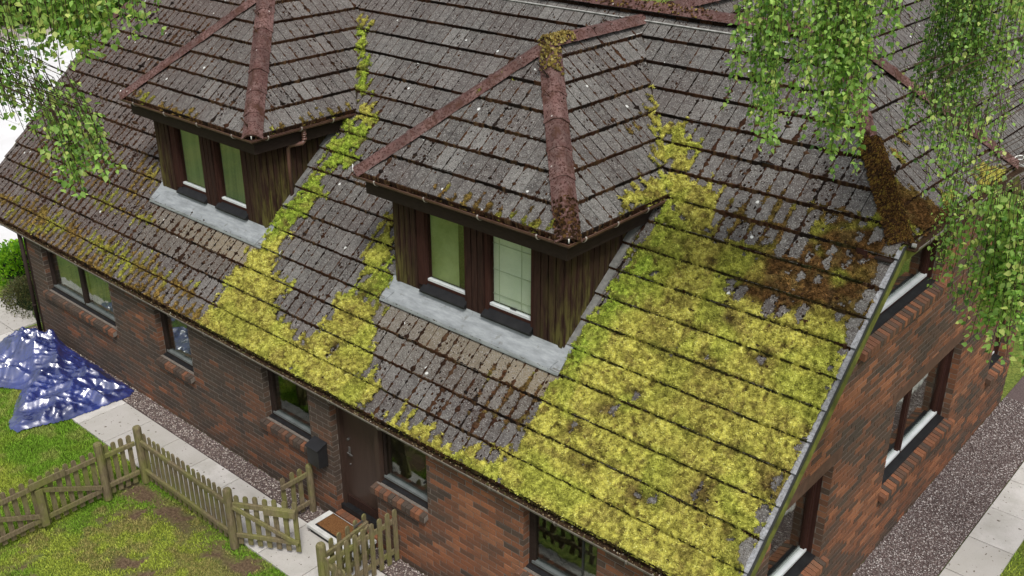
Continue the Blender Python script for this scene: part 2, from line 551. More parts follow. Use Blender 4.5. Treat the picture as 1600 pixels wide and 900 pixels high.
# ------------------------------------------------------------------ dimensions (metres)
HE = 1.927; OV = 0.111; TA = math.tan(R(43.26)); CA = math.cos(R(43.26)); SA = math.sin(R(43.26))
VX = 0.158; LX = -18.58 * K; ZH = 4.580; YR = 5.3 * K
Y0 = -OV + 0.041; Z0 = HE + 0.041
def roof_y(z): return Y0 + (z - Z0) / TA
def roof_z(y): return Z0 + (y - Y0) * TA
ZR = roof_z(YR); YF = roof_y(ZH); SF = (YF - Y0) / CA; SR = (YR - Y0) / CA
TB = math.tan(R(42.8)); CB = math.cos(R(42.8)); SB = math.sin(R(42.8))
XL, XR, GF, GZ = -5.690, -2.409, 0.791, 4.477
WL, WR, WF, DD = -5.317, -2.694, 1.099, 5.271
GAUGE = 0.403 * K; TW = 0.336
HIPX = VX - (YR - YF)           # ridge end right
HIPL = LX + (YR - YF)

class Slope:
    def __init__(s, O, U, V, n_up=None):
        s.O = Vector(O); s.U = Vector(U).normalized(); s.V = Vector(V).normalized()
        s.N = s.U.cross(s.V).normalized()
        s.o = np.array(s.O); s.u = np.array(s.U); s.v = np.array(s.V); s.n = np.array(s.N)
    def w(s, u, v, n=0.0):
        return s.O + s.U * u + s.V * v + s.N * n
    def wn(s, u, v, n):
        return s.o + np.outer(u, s.u) + np.outer(v, s.v) + np.outer(n, s.n)
    def inv(s, P):
        d = Vector(P) - s.O
        return d.dot(s.U), d.dot(s.V)

MAIN = Slope((0, Y0, Z0), (1, 0, 0), (0, CA, SA))
REAR = Slope((0, 2 * YR - Y0, Z0), (-1, 0, 0), (0, -CA, SA))
HIPE = Slope((VX, 0, ZH), (0, 1, 0), (-CA, 0, SA))
HIPW = Slope((LX, 0, ZH), (0, -1, 0), (CA, 0, SA))
XW = -4.6 * K
WING = Slope((XW + (ZR - 2.0) / TA, 0, 2.0), (0, 1, 0), (-CA, 0, SA))
WINGV = (ZR - 2.0) / SA
def dormer_slopes(dx):
    f = Slope((dx, GF + 0.041, GZ + 0.025), (1, 0, 0), (0, CB, SB))
    r = Slope((XR - 0.041 + dx, 0, GZ + 0.025), (0, 1, 0), (-CB, 0, SB))
    l = Slope((XL + 0.041 + dx, 0, GZ + 0.025), (0, -1, 0), (CB, 0, SB))
    return f, r, l
HW = (XR - XL) / 2 - 0.041
CX = (XL + XR) / 2
APZ = GZ + 0.025 + HW * TB; APY = GF + 0.041 + HW; APV = HW / CB
RJY = roof_y(APZ)                  # dormer ridge meets the main slope

# ------------------------------------------------------------------ the house object
house = empty('house', (0, 0, 0))
tag(house, 'brick house under a mossy grey tiled roof with two hipped dormers', 'house')

# 2D convex clip helpers
def clip_hp(poly, a, b, c):
    """keep a*x+b*y<=c"""
    out = []
    n = len(poly)
    for i in range(n):
        p = poly[i]; q = poly[(i + 1) % n]
        dp = a * p[0] + b * p[1] - c; dq = a * q[0] + b * q[1] - c
        if dp <= 0: out.append(p)
        if (dp < 0 < dq) or (dq < 0 < dp):
            t = dp / (dp - dq)
            out.append((p[0] + t * (q[0] - p[0]), p[1] + t * (q[1] - p[1])))
    return out
def area(p):
    return 0.5 * abs(sum(p[i][0] * p[(i + 1) % len(p)][1] - p[(i + 1) % len(p)][0] * p[i][1] for i in range(len(p)))) if len(p) > 2 else 0
def edges_ccw(P):
    s = sum(P[i][0] * P[(i + 1) % len(P)][1] - P[(i + 1) % len(P)][0] * P[i][1] for i in range(len(P)))
    if s < 0: P = P[::-1]
    out = []
    for i in range(len(P)):
        x0, y0 = P[i]; x1, y1 = P[(i + 1) % len(P)]
        a, b = (y1 - y0), -(x1 - x0)
        out.append((a, b, a * x0 + b * y0))
    return out
def clip_in(poly, E):
    for a, b, c in E:
        poly = clip_hp(poly, a, b, c)
        if len(poly) < 3: return []
    return poly
def subtract(poly, E):
    res = []
    cur = poly
    for a, b, c in E:
        out = clip_hp(cur, -a, -b, -c)
        if area(out) > 2e-4: res.append(out)
        cur = clip_hp(cur, a, b, c)
        if area(cur) < 2e-4: break
    return res

TILE_N = 0.036
rest_tiles = MB()
tile_cands = []      # (area, slope, u, v, parent, warm)
joints = []          # (slope, u, v0, v1, kind)
courses = []         # (slope, u0, u1, v)
gap = 0.010
def tile_top(v, v0): return TILE_N * (1 - (v - v0) / GAUGE) + 0.002
def add_prism(mb, slope, poly, v0, rnd, warm, lift=0.0, th=0.026):
    n = len(poly)
    top = [slope.w(x, y, tile_top(y, v0) + lift) for x, y in poly]
    bot = [slope.w(x, y, tile_top(y, v0) + lift - th) for x, y in poly]
    s = sum(poly[i][0] * poly[(i + 1) % n][1] - poly[(i + 1) % n][0] * poly[i][1] for i in range(n))
    f = [tuple(range(n)) if s > 0 else tuple(range(n - 1, -1, -1))]
    for i in range(n):
        j = (i + 1) % n
        f.append((i, n + i, n + j, j) if s > 0 else (j, n + j, n + i, i))
    mb.add(top + bot, f, rnd, warm)
def lay(slope, region, holes=(), v_start=0.0, u_off=0.0, parent=None, warmf=None, cand=True, vmin=None):
    E = edges_ccw(region)
    HEs = [edges_ccw(h) for h in holes]
    umin = min(p[0] for p in region); umax = max(p[0] for p in region)
    vlo = min(p[1] for p in region); vhi = max(p[1] for p in region)
    k0 = int(math.floor((vlo - v_start) / GAUGE)); k1 = int(math.ceil((vhi - v_start) / GAUGE))
    for k in range(k0, k1):
        v0 = v_start + k * GAUGE
        off = u_off + (TW / 2 if k % 2 else 0)
        i0 = int(math.floor((umin - off) / TW)) - 1; i1 = int(math.ceil((umax - off) / TW)) + 1
        for i in range(i0, i1):
            u0 = off + i * TW
            rnd = random.random(); lift = random.uniform(-0.002, 0.003); dv = random.uniform(-0.008, 0.006)
            vb = v0 + dv; vt = v0 + GAUGE + 0.02
            full = [(u0 + gap / 2, vb), (u0 + TW - gap / 2, vb), (u0 + TW - gap / 2, vt), (u0 + gap / 2, vt)]
            ins = clip_in(full, E)
            if area(ins) < 1e-3: continue
            wm = warmf(u0 + TW / 2, v0 + GAUGE / 2) if warmf else 0.0
            whole = abs(area(ins) - area(full)) < 1e-6 and all(area(clip_in(full, h)) < 1e-5 for h in HEs)
            m = u0 + TW / 2
            jj = []
            if whole:
                joints.append((slope, u0, v0, v0 + GAUGE, 0)); joints.append((slope, m, v0, v0 + GAUGE, 1))
                courses.append((slope, u0, u0 + TW, v0))
            if whole and cand:
                tile_cands.append((slope, u0, vb, lift, rnd, wm, parent, v0))
                continue
            for a, b in ((u0 + gap / 2, m - 0.0045), (m + 0.0045, u0 + TW - gap / 2)):
                half = clip_in([(a, vb), (b, vb), (b, vt), (a, vt)], E)
                if area(half) < 2e-4: continue
                pcs = [half]
                for h in HEs:
                    nx = []
                    for q in pcs:
                        if area(clip_in(q, h)) < 1e-5: nx.append(q)
                        else: nx += subtract(q, h)
                    pcs = nx
                for q in pcs:
                    if area(q) > 3e-4:
                        add_prism(rest_tiles, slope, q, vb, rnd, wm, lift)
                        if not whole and max(x for x, y in q) - min(x for x, y in q) > 0.1:
                            us = [x for x, y in q]; courses.append((slope, min(us), max(us), v0))
                            if a > m - 0.01 and abs(min(us) - a) < 0.01: joints.append((slope, m, v0, v0 + GAUGE, 1))

VM = 0.025
def s_at_z(z): return (z - Z0) / SA
# dormer footprints in the main slope
def hole(dx):
    s0 = 1.70 * K; se = s_at_z(GZ); sr = s_at_z(APZ)
    return [(WL + dx, s0), (WR + dx, s0), (WR + dx, se), (CX + dx, sr), (WL + dx, se)]
def warm_main(u, v):
    for dx in (0, -DD):
        if WL + dx - 0.1 < u < WR + dx + 0.1 and 1.15 * K < v < 1.7 * K:
            return 0.25 + 0.75 * min(1, max(0, (u - WL - dx) / 2.6))
        if WL + dx < u < WR + dx and 0.8 * K < v < 1.2 * K: return 0.15
    return 0.0
roof = empty('roof', (0, 0, 0), house)
main_poly = [(LX, VM), (VX - 0.004, VM), (VX - 0.004, SF), (HIPX, SR), (HIPL, SR), (LX, SF)]
lay(MAIN, main_poly, [hole(0), hole(-DD)], VM, -0.02, roof, warm_main)
rear_poly = [(-VX, 0.5), (-LX, 0.5), (-LX, SF), (-HIPL, SR), (-HIPX, SR), (-VX, SF)]
lay(REAR, rear_poly, [], VM, 0, roof, None, False)
yfr = 2 * YR - YF
LVh = (YR - YF) / CA
lay(HIPE, [(YF, 0.02), (yfr, 0.02), (YR, LVh)], [], 0.0, 0.11, roof, None, True)
lay(HIPW, [(-YF, 0.02), (-yfr, 0.02), (-YR, LVh)], [], 0.0, 0.11, roof, None, True)
# rear wing, slope facing +x; bounded by the valley with the main rear slope
def wing_v(x): return (WING.O.x - x) / CA
vy0 = YR
lay(WING, [(YR, WINGV), (14.0, WINGV), (14.0, 0.6), (YR + (WING.O.x - 0.6 * CA - XW), 0.6)], [], 0.12, 0.05, roof, None, True)
dorm = []
for di, dx in enumerate((0, -DD)):
    d = empty('dormer', (dx, 0, 0), house)
    tag(d, ['nearer hipped dormer with clear glass and a pale blind', 'farther hipped dormer with obscured glass and a downpipe'][di])
    f, r, l = dormer_slopes(dx)
    xlo, xhi = XL + 0.041, XR - 0.041
    lay(f, [(xlo, 0.012), (xhi, 0.012), (CX, APV)], [], 0.0, -0.06 - 0.1 * di, d)
    yf0 = GF + 0.041
    lay(r, [(yf0, 0.012), (roof_y(GZ), 0.012), (RJY, APV), (APY, APV)], [], 0.0, 0.03, d)
    lay(l, [(-yf0, 0.012), (-APY, APV), (-RJY, APV), (-roof_y(GZ), 0.012)], [], 0.0, 0.03, d, None, False)
    dorm.append((d, f, r, l, dx))

# ------------------------------------------------------------------ moss maps
MP = [
('Y', 1, [(-2.99, 4.59), (-2.67, 4.59), (-2.38, 4.31), (-2.3, 4.05), (-2.47, 3.97), (-2.67, 4.11)]),
('Y', 1, [(-2.52, 3.93), (-2.12, 4.01), (-1.87, 3.89), (-1.7, 3.38), (-2.02, 3.35), (-2.32, 3.52), (-2.46, 3.73)]),
('G', 1, [(-2.39, 3.6), (-2.01, 3.48), (-1.84, 3.08), (-2.07, 2.45), (-2.23, 1.99), (-2.32, 1.33), (-2.61, 1.02), (-2.7, 1.34), (-2.66, 1.63), (-2.56, 2.12), (-2.51, 2.87), (-2.36, 3.29)]),
('Y', 1, [(-2.28, 3.44), (-1.67, 3.36), (-1.02, 3.26), (-0.98, 3.04), (-1.4, 2.98), (-1.14, 2.76), (-0.64, 2.71), (-0.32, 2.98), (0.02, 2.94), (0.14, 2.36), (0.16, 2.04), (0.16, 1.51), (0.16, 1.19), (0.16, 0.75), (0.15, 0.33), (0.14, -0.12), (-0.73, -0.12), (-1.51, -0.09), (-2.46, -0.06), (-2.95, -0.01), (-2.6, 0.45), (-2.67, 1.12), (-2.47, 1.59), (-2.28, 2.38), (-2.19, 2.97)]),
('Y', 0.8, [(-1.55, 3.29), (-1.0, 3.23), (-0.94, 3.02), (-1.45, 3.01)]),
('Y', 0.8, [(-0.24, 3.54), (-0.03, 3.53), (-0.0, 3.36), (-0.19, 3.36)]),
('B', 0.80, [(-1.67, 3.37), (-1.24, 3.42), (-0.75, 3.46), (0.03, 3.74), (0.11, 3.18), (0.1, 2.83), (-0.47, 2.84), (-0.95, 2.82), (-1.63, 2.99)]),
('B', 0.76, [(-0.83, 3.94), (-0.06, 4.04), (0.1, 3.8), (0.08, 3.39), (-0.77, 3.34)]),
('B', 0.60, [(-1.93, 3.88), (-1.45, 3.84), (-1.15, 3.53), (-1.61, 3.39)]),
('O', 0.8, [(-0.63, 3.8), (-0.4, 3.82), (-0.38, 3.7), (-0.59, 3.68)]),
('O', 0.7, [(-0.83, 3.24), (-0.57, 3.25), (-0.54, 3.07), (-0.75, 3.04)]),
('G', 1, [(-7.69, 3.53), (-7.24, 3.61), (-7.18, 3.35), (-7.22, 2.84), (-7.39, 2.8), (-7.5, 2.69), (-7.33, 2.41), (-7.49, 1.9), (-7.54, 1.62), (-7.77, 1.4), (-7.92, 1.49), (-7.94, 1.93), (-7.75, 2.3), (-7.73, 2.71), (-7.73, 3.23)]),
('Y', 0.9, [(-7.83, 3.92), (-7.41, 3.79), (-7.18, 3.57), (-7.25, 3.39), (-7.61, 3.53)]),
('Y', 1, [(-7.92, 1.49), (-7.48, 1.72), (-7.47, 1.38), (-7.43, 1.09), (-6.94, 1.0), (-7.01, 0.68), (-6.31, 0.49), (-5.71, 0.52), (-5.2, 0.49), (-4.69, 0.42), (-4.65, 0.0), (-5.29, -0.04), (-6.31, -0.04), (-7.54, -0.04), (-8.2, -0.04), (-8.04, 0.38), (-8.02, 0.85), (-8.04, 1.21)]),
('Y', 1, [(-6.07, 2.26), (-5.97, 2.39), (-5.63, 1.9), (-5.69, 1.6), (-5.93, 1.43), (-6.02, 1.78)]),
('G', 1, [(-5.77, 1.62), (-5.58, 1.83), (-5.26, 1.37), (-5.35, 1.15), (-5.72, 1.17), (-5.93, 1.19)]),
('Y', 1, [(-5.99, 1.31), (-5.35, 1.30), (-5.25, 1.03), (-5.1, 0.76), (-4.95, 0.31), (-5.42, 0.31), (-5.98, 0.33), (-6.04, 0.63), (-5.99, 1.03)]),
('Y', 1, [(-4.95, 0.31), (-4.83, 0.01), (-4.39, -0.04), (-5.27, -0.05), (-5.83, 0.0), (-5.81, 0.35)]),
('O', 0.75, [(-9.28, 0.17), (-8.24, 0.26), (-7.61, 0.07), (-8.0, -0.04), (-9.22, -0.06)]),
('Y', 0.75, [(-4.46, 0.12), (-4.15, 0.29), (-3.86, 0.24), (-3.3, 0.23), (-2.6, 0.3), (-2.46, 0.51), (-2.28, 0.43), (-2.38, -0.04), (-3.29, -0.07), (-4.22, -0.06)]),
('O', 0.72, [(-11.62, 0.1), (-10.56, 0.2), (-9.28, 0.17), (-9.24, -0.03), (-10.84, -0.06), (-12.11, -0.01)]),
('R', 0.46, [(-14.6, 1.6), (-12.0, 1.9), (-11.2, 1.0), (-11.9, 0.7), (-14.6, 0.6)]),
('O', 0.44, [(-13.9, 1.2), (-12.2, 1.4), (-12.0, 1.1), (-13.8, 0.9)]),
('O', 0.55, [(-11.5, 1.9), (-11.0, 1.88), (-10.69, 1.6), (-10.96, 1.43), (-10.86, 1.1), (-11.42, 1.18)]),
('Y', 0.8, [(-11.21, 1.83), (-10.94, 1.82), (-10.66, 1.61), (-10.91, 1.56)]),
('O', 0.5, [(-11.49, 1.07), (-10.5, 1.2), (-10.09, 0.97), (-11.07, 0.86)]),
('O', 0.58, [(-14.7, 0.42), (-12.61, 0.61), (-9.74, 0.63), (-8.08, 0.42), (-8.47, 0.18), (-10.93, 0.03), (-14.19, 0.03)]),
('R', 0.42, [(-3.55, 1.19), (-2.71, 1.18), (-2.47, 0.58), (-3.36, 0.6)]),
('R', 0.5, [(-2.82, 1.22), (-2.55, 1.24), (-2.51, 0.87), (-2.57, 0.54), (-2.83, 0.66)]),
('Y', 0.6, [(-8.89, 5.25), (-8.52, 5.25), (-8.34, 5.0), (-8.59, 4.96)]),
('G', 1, [(-8.63, 4.95), (-8.46, 4.98), (-7.62, 3.98), (-7.83, 3.9)]),
('B', 0.5, [(-1.24, 3.27), (-0.86, 3.39), (-0.89, 3.92), (-1.38, 4.02)]),
('O', 0.55, [(-2.82, 1.22), (-2.49, 1.27), (-2.54, 1.05), (-2.75, 1.07)]),
]
MH = [
[(-1.35, 2.55), (-1.1, 2.62), (-0.9, 2.5), (-1.15, 2.42)], [(-0.75, 2.3), (-0.55, 2.36), (-0.5, 2.2), (-0.7, 2.16)], [(-1.95, 1.28), (-1.7, 1.34), (-1.72, 1.16), (-1.92, 1.12)], [(-1.25, 0.62), (-0.9, 0.7), (-0.85, 0.52), (-1.2, 0.46)], [(-2.2, 0.95), (-2.0, 1.0), (-1.95, 0.84), (-2.15, 0.8)], [(-6.9, 0.72), (-6.6, 0.8), (-6.5, 0.62), (-6.8, 0.58)], [(-5.75, 0.62), (-5.55, 0.66), (-5.5, 0.5), (-5.7, 0.48)],
[(-0.66, 0.89), (-0.61, 1.0), (-0.42, 0.96), (-0.42, 0.76), (-0.57, 0.72)],
[(-0.14, 0.62), (0.15, 0.7), (0.18, 0.43), (-0.04, 0.41)],
[(-1.7, 1.48), (-1.62, 1.56), (-1.54, 1.45), (-1.62, 1.38)],
[(-1.75, 2.01), (-1.47, 2.08), (-1.51, 1.94)],
[(-1.16, 2.08), (-0.96, 2.11), (-1.01, 1.91)],
[(-0.09, 1.27), (0.13, 1.34), (0.21, 1.05), (-0.08, 1.05)],
[(-0.47, 1.42), (-0.33, 1.41), (-0.41, 1.3)],
[(-2.02, 0.69), (-1.65, 0.63), (-1.67, 0.52), (-2.01, 0.55)],
]
DRP = [('Y', 1, [(1.94, 0.17), (2.34, 0.28), (2.88, 0.24), (2.7, 0.01), (2.33, 0.03), (1.78, 0.07)]), ('Y', 0.8, [(3.21, 1.01), (3.83, 1.38), (3.32, 0.74), (2.89, 0.27), (2.48, 0.42), (2.91, 0.67)]), ('B', 0.45, [(1.75, 0.82), (2.34, 0.78), (3.29, 0.85), (2.91, 0.95), (2.19, 0.74)])]
DFP = [('B', 0.6, [(-4.43, 0.10), (-3.73, 0.16), (-3.06, 0.14), (-2.58, 0.09), (-2.6, -0.01), (-3.74, -0.01), (-4.33, -0.0)]), ('O', 0.7, [(-4.47, 0.13), (-4.21, 0.16), (-3.89, 0.10), (-4.25, 0.0)]), ('B', 0.45, [(-5.0, 1.25), (-4.68, 1.68), (-4.23, 2.04), (-4.23, 1.59), (-4.71, 1.13)])]
DF0P = [('O', 0.7, [(-5.53 - DD, 0.11), (-4.77 - DD, 0.11), (-3.74 - DD, 0.06), (-3.8 - DD, -0.02), (-4.79 - DD, -0.02), (-5.5 - DD, 0.0)])]
DR0P = [('O', 0.55, [(1.25, 0.06), (2.6, 0.10), (2.72, 0.0), (1.2, 0.0)]), ('G', 0.8, [(3.83, 1.42), (2.72, 0.02), (2.62, 0.02), (3.72, 1.42)])]
HEP = [('B', 1, [(3.09, 0.76), (3.38, 0.55), (3.61, 0.28), (4.02, -0.02), (3.13, -0.04), (2.75, 0.02), (2.82, 0.38)]), ('O', 0.9, [(3.58, 0.86), (4.06, 0.93), (3.67, 0.75)]), ('Y', 1, [(4.95, 0.2), (5.51, 0.1), (5.33, -0.05), (4.8, -0.06), (4.66, 0.03)]), ('Y', 1, [(3.77, 0.21), (4.18, 0.14), (3.94, 0.05), (3.77, 0.11)])]
MCOL = {'Y': (0.52, 0.485, 0.095), 'G': (0.29, 0.40, 0.050), 'O': (0.24, 0.16, 0.045), 'B': (0.115, 0.062, 0.022), 'R': (0.105, 0.050, 0.026)}
MTH = {'Y': 0.030, 'G': 0.030, 'O': 0.020, 'B': 0.017, 'R': 0.012}

moss_parts = []
class MossMap:
    def __init__(s, slope, polys, holes, u0, u1, v0, v1, vstart, reg, res=0.0135):
        nu = int((u1 - u0) / res) + 1; nv = int((v1 - v0) / res) + 1
        s.u0, s.v0, s.res = u0, v0, res
        U, V = np.meshgrid(u0 + np.arange(nu) * res, v0 + np.arange(nv) * res, indexing='ij')
        D = np.zeros(U.shape); C = np.zeros(U.shape + (3,)); W = np.full(U.shape, 1e-6); TH = np.zeros(U.shape)
        edge = (fbm(U * 5.5, V * 5.5 + 31, 4) - 0.5) * 0.32
        for k, wgt, P in polys:
            xs = [p[0] for p in P]; ys = [p[1] for p in P]
            i0 = max(0, int((min(xs) - .3 - u0) / res)); i1 = min(nu, int((max(xs) + .3 - u0) / res) + 1)
            j0 = max(0, int((min(ys) - .3 - v0) / res)); j1 = min(nv, int((max(ys) + .3 - v0) / res) + 1)
            if i1 <= i0 or j1 <= j0: continue
            sl = (slice(i0, i1), slice(j0, j1))
            d = sdist(P, U[sl], V[sl]) + edge[sl]
            val = np.clip(0.5 + d / 0.24, 0, 1) * wgt
            D[sl] = np.maximum(D[sl], val)
            ww = (val ** 3) * (1.6 if k == 'G' else 1.0) * (1.5 if k in 'OB' and wgt < 0.9 else 1)
            C[sl] += ww[..., None] * np.array(MCOL[k]); W[sl] += ww; TH[sl] += ww * MTH[k]
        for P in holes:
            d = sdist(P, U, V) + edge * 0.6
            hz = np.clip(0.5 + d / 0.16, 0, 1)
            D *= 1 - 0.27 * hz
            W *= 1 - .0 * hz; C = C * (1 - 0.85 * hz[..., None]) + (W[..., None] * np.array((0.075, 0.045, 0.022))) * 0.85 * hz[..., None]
        C /= W[..., None]; TH /= W
        n1 = fbm(U * 9, V * 9, 4, 0.6)
        n1 = np.clip((n1 - 0.22) / 0.56, 0, 1)
        f = ((V - vstart) / GAUGE) % 1.0
        kc = np.floor((V - vstart) / GAUGE)
        # moss likes the joints
        off = np.where(kc.astype(int) % 2 == 0, 0.0, TW / 2)
        ju = np.abs(((U + 0.02 - off) / (TW / 2) + 0.5) % 1.0 - 0.5) * TW / 2
        cen = sstep(0.012, 0.060, ju) * sstep(0.02, 0.16, f) * sstep(1.0, 0.80, f)      # centre of a tile panel
        hu = np.floor((U + 0.02 - off) / (TW / 2)); rr_ = vnoise(hu * 3.7 + 0.5, kc * 5.3 + 0.5)
        m = D - 0.62 * n1 - (0.30 + 0.45 * (rr_ - 0.5)) * cen * np.clip(1.6 - 1.5 * D, 0.12, 1)
        mid = 4 * D * (1 - D)
        m = m + mid * (0.30 * sstep(0.030, 0.0, ju) - 0.16 * cen + 0.55 * (fbm(U * 38 + 2, V * 38 + 8, 2, 0.6) - 0.5)) + (fbm(U * 20 + 60, V * 20 + 8, 3, 0.6) - 0.5) * 0.30 * (D > 0.02)
        T = sstep(0.04, 0.30, m)
        fr = sstep(0.42, 0.06, m)[..., None]
        C = C * (1 - 0.80 * fr) + np.array((0.060, 0.032, 0.016)) * 0.80 * fr
        TH = TH * (1 - 0.45 * fr[..., 0])
        hh_ = fbm(U * 13 + 70, V * 13 + 9, 3, 0.6)
        pit = sstep(0.63, 0.74, hh_)
        C = C * (1 - 0.7 * pit[..., None]) + np.array((0.07, 0.04, 0.018)) * 0.7 * pit[..., None]
        TH = TH * (1 - 0.55 * pit)
        lineu = fbm(U * 7 + 5, kc * 3.7, 2)
        lw = 0.020 + 0.085 * lineu ** 1.4
        wob = (fbm(U * 16, V * 0 + kc * 5.1, 3) - 0.5) * 0.10
        g = sstep(0.0, 1.0, np.clip((np.abs(((f + wob * .5 - 0.955 + 0.5) % 1.0) - 0.5) - lw * 0.30) / (lw * 1.0), 0, 1))
        T2 = T * (0.20 + 0.80 * g)
        lump = fbm(U * 26, V * 26 + 7, 3, 0.55)
        fine = fbm(U * 60, V * 60 + 3, 2, 0.6)
        tt = TILE_N * (1 - f) + 0.002
        mound = fbm(U * 8.5 + 90, V * 8.5 + 3, 2)
        th = TH * T2 * (0.10 + 1.2 * lump + 1.1 * sstep(0.3, 0.75, mound)) + T2 * 0.026 * (fine - 0.45)
        nrm = tt + th - 0.012 * (1 - sstep(0, 0.25, T))
        # the step of the course below must not poke through
        up = (np.roll(tt, 1, axis=1))
        ok = T > 0.03
        for E in reg:
            for a, b, c in E[1]:
                pass
        s.D = D * (T > 0.15); s.T = T
        ok &= s.inside(U, V, reg)
        q = ok[:-1, :-1] & ok[1:, :-1] & ok[1:, 1:] & ok[:-1, 1:]
        idx = -np.ones(U.shape, int)
        used = np.zeros(U.shape, bool)
        used[:-1, :-1] |= q; used[1:, :-1] |= q; used[1:, 1:] |= q; used[:-1, 1:] |= q
        idx[used] = np.arange(used.sum())
        ii, jj = np.nonzero(q)
        F = np.stack([idx[ii, jj], idx[ii + 1, jj], idx[ii + 1, jj + 1], idx[ii, jj + 1]], 1)
        ju2 = U[used] + (RS.rand(used.sum()) - .5) * res * 0.5; jv2 = V[used] + (RS.rand(used.sum()) - .5) * res * 0.5
        P3 = slope.wn(ju2, jv2, nrm[used])
        cn = fbm(U * 11 + 50, V * 11, 3)[used]; c2 = fbm(U * 3 + 80, V * 3, 2)[used]; c3 = fbm(U * 45, V * 45, 2)[used]
        Cv = C[used]
        Cv = Cv * (0.55 + 0.9 * c3[:, None])
        brown = sstep(0.52, 0.70, cn)[:, None] * 0.50
        Cv = Cv * (1 - brown) + np.array((0.17, 0.125, 0.045)) * brown
        gr = sstep(0.50, 0.72, c2)[:, None] * 0.55
        Cv = Cv * (1 - gr) + np.array((0.36, 0.42, 0.06)) * gr
        ol = sstep(0.50, 0.70, fbm(U * 2.3 + 33, V * 2.3 + 5, 3)[used])[:, None] * 0.38
        Cv = Cv * (1 - ol) + np.array((0.24, 0.20, 0.05)) * ol
        low = sstep(0.013, 0.0, th[used])[:, None]
        Cv = Cv * (1 - 0.80 * low) + np.array((0.04, 0.028, 0.012)) * 0.80 * low  # thin spots and course gaps painted dark, as shaded crevices in the moss
        clump = fbm(U * 30 + 12, V * 30 + 44, 2, 0.5)[used][:, None]
        s.Cs = Cv * (0.60 + 1.0 * sstep(0.25, 0.75, clump))
        Cv = Cv * (0.50 + 0.40 * sstep(0.3, 0.7, clump))  # carpet toned down so crevice shade between sprigs is in the colour
        s.P = P3; s.F = F; s.Cv = Cv; s.Tu = T2[used]
        s.N = slope.n
    def inside(s, U, V, reg):
        ok = np.ones(U.shape, bool)
        for typ, E in reg:
            i = np.ones(U.shape, bool)
            for a, b, c in E: i &= (a * U + b * V <= c + 1e-9)
            ok &= i if typ == 'in' else ~i
        return ok
    def at(s, u, v):
        i = int((u - s.u0) / s.res); j = int((v - s.v0) / s.res)
        if 0 <= i < s.T.shape[0] and 0 <= j < s.T.shape[1]: return float(s.T[i, j])
        return 0.0
mossm = {}
regM = [('in', edges_ccw([(LX, 0.004), (VX - 0.01, 0.004), (VX - 0.01, SF), (HIPX, SR), (HIPL, SR), (LX, SF)]))]
for dx in (0, -DD):
    regM.append(('out', edges_ccw(hole(dx))))
    s0, s1 = 1.56 * K, 1.8 * K
    regM.append(('out', edges_ccw([(WL + dx - 0.10, s0), (WR + dx + 0.13, s0), (WR + dx + 0.13, s1), (WL + dx - 0.10, s1)])))
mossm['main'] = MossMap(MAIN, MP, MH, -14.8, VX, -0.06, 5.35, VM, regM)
f1, r1, l1 = dorm[0][1:4]; f0, r0, l0 = dorm[1][1:4]
xlo, xhi = XL + 0.041, XR - 0.041
regR = [('in', edges_ccw([(GF + 0.041, -0.03), (roof_y(GZ), -0.03), (RJY, APV), (APY, APV)]))]
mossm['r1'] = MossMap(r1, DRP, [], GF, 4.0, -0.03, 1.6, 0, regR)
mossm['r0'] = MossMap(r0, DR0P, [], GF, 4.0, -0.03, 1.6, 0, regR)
mossm['f1'] = MossMap(f1, DFP, [], XL, XR, -0.03, 1.9, 0, [('in', edges_ccw([(xlo, -0.03), (xhi, -0.03), (CX, APV)]))])
mossm['f0'] = MossMap(f0, [(k, w_, [(x + DD, y) for x, y in P]) for k, w_, P in DF0P], [], XL, XR, -0.03, 1.9, 0, [('in', edges_ccw([(xlo, -0.03), (xhi, -0.03), (CX, APV)]))])
mossm['he'] = MossMap(HIPE, HEP, [], YF, 2 * YR - YF, -0.05, 1.4, 0, [('in', edges_ccw([(YF, -0.05), (2 * YR - YF, -0.05), (YR, LVh)]))])

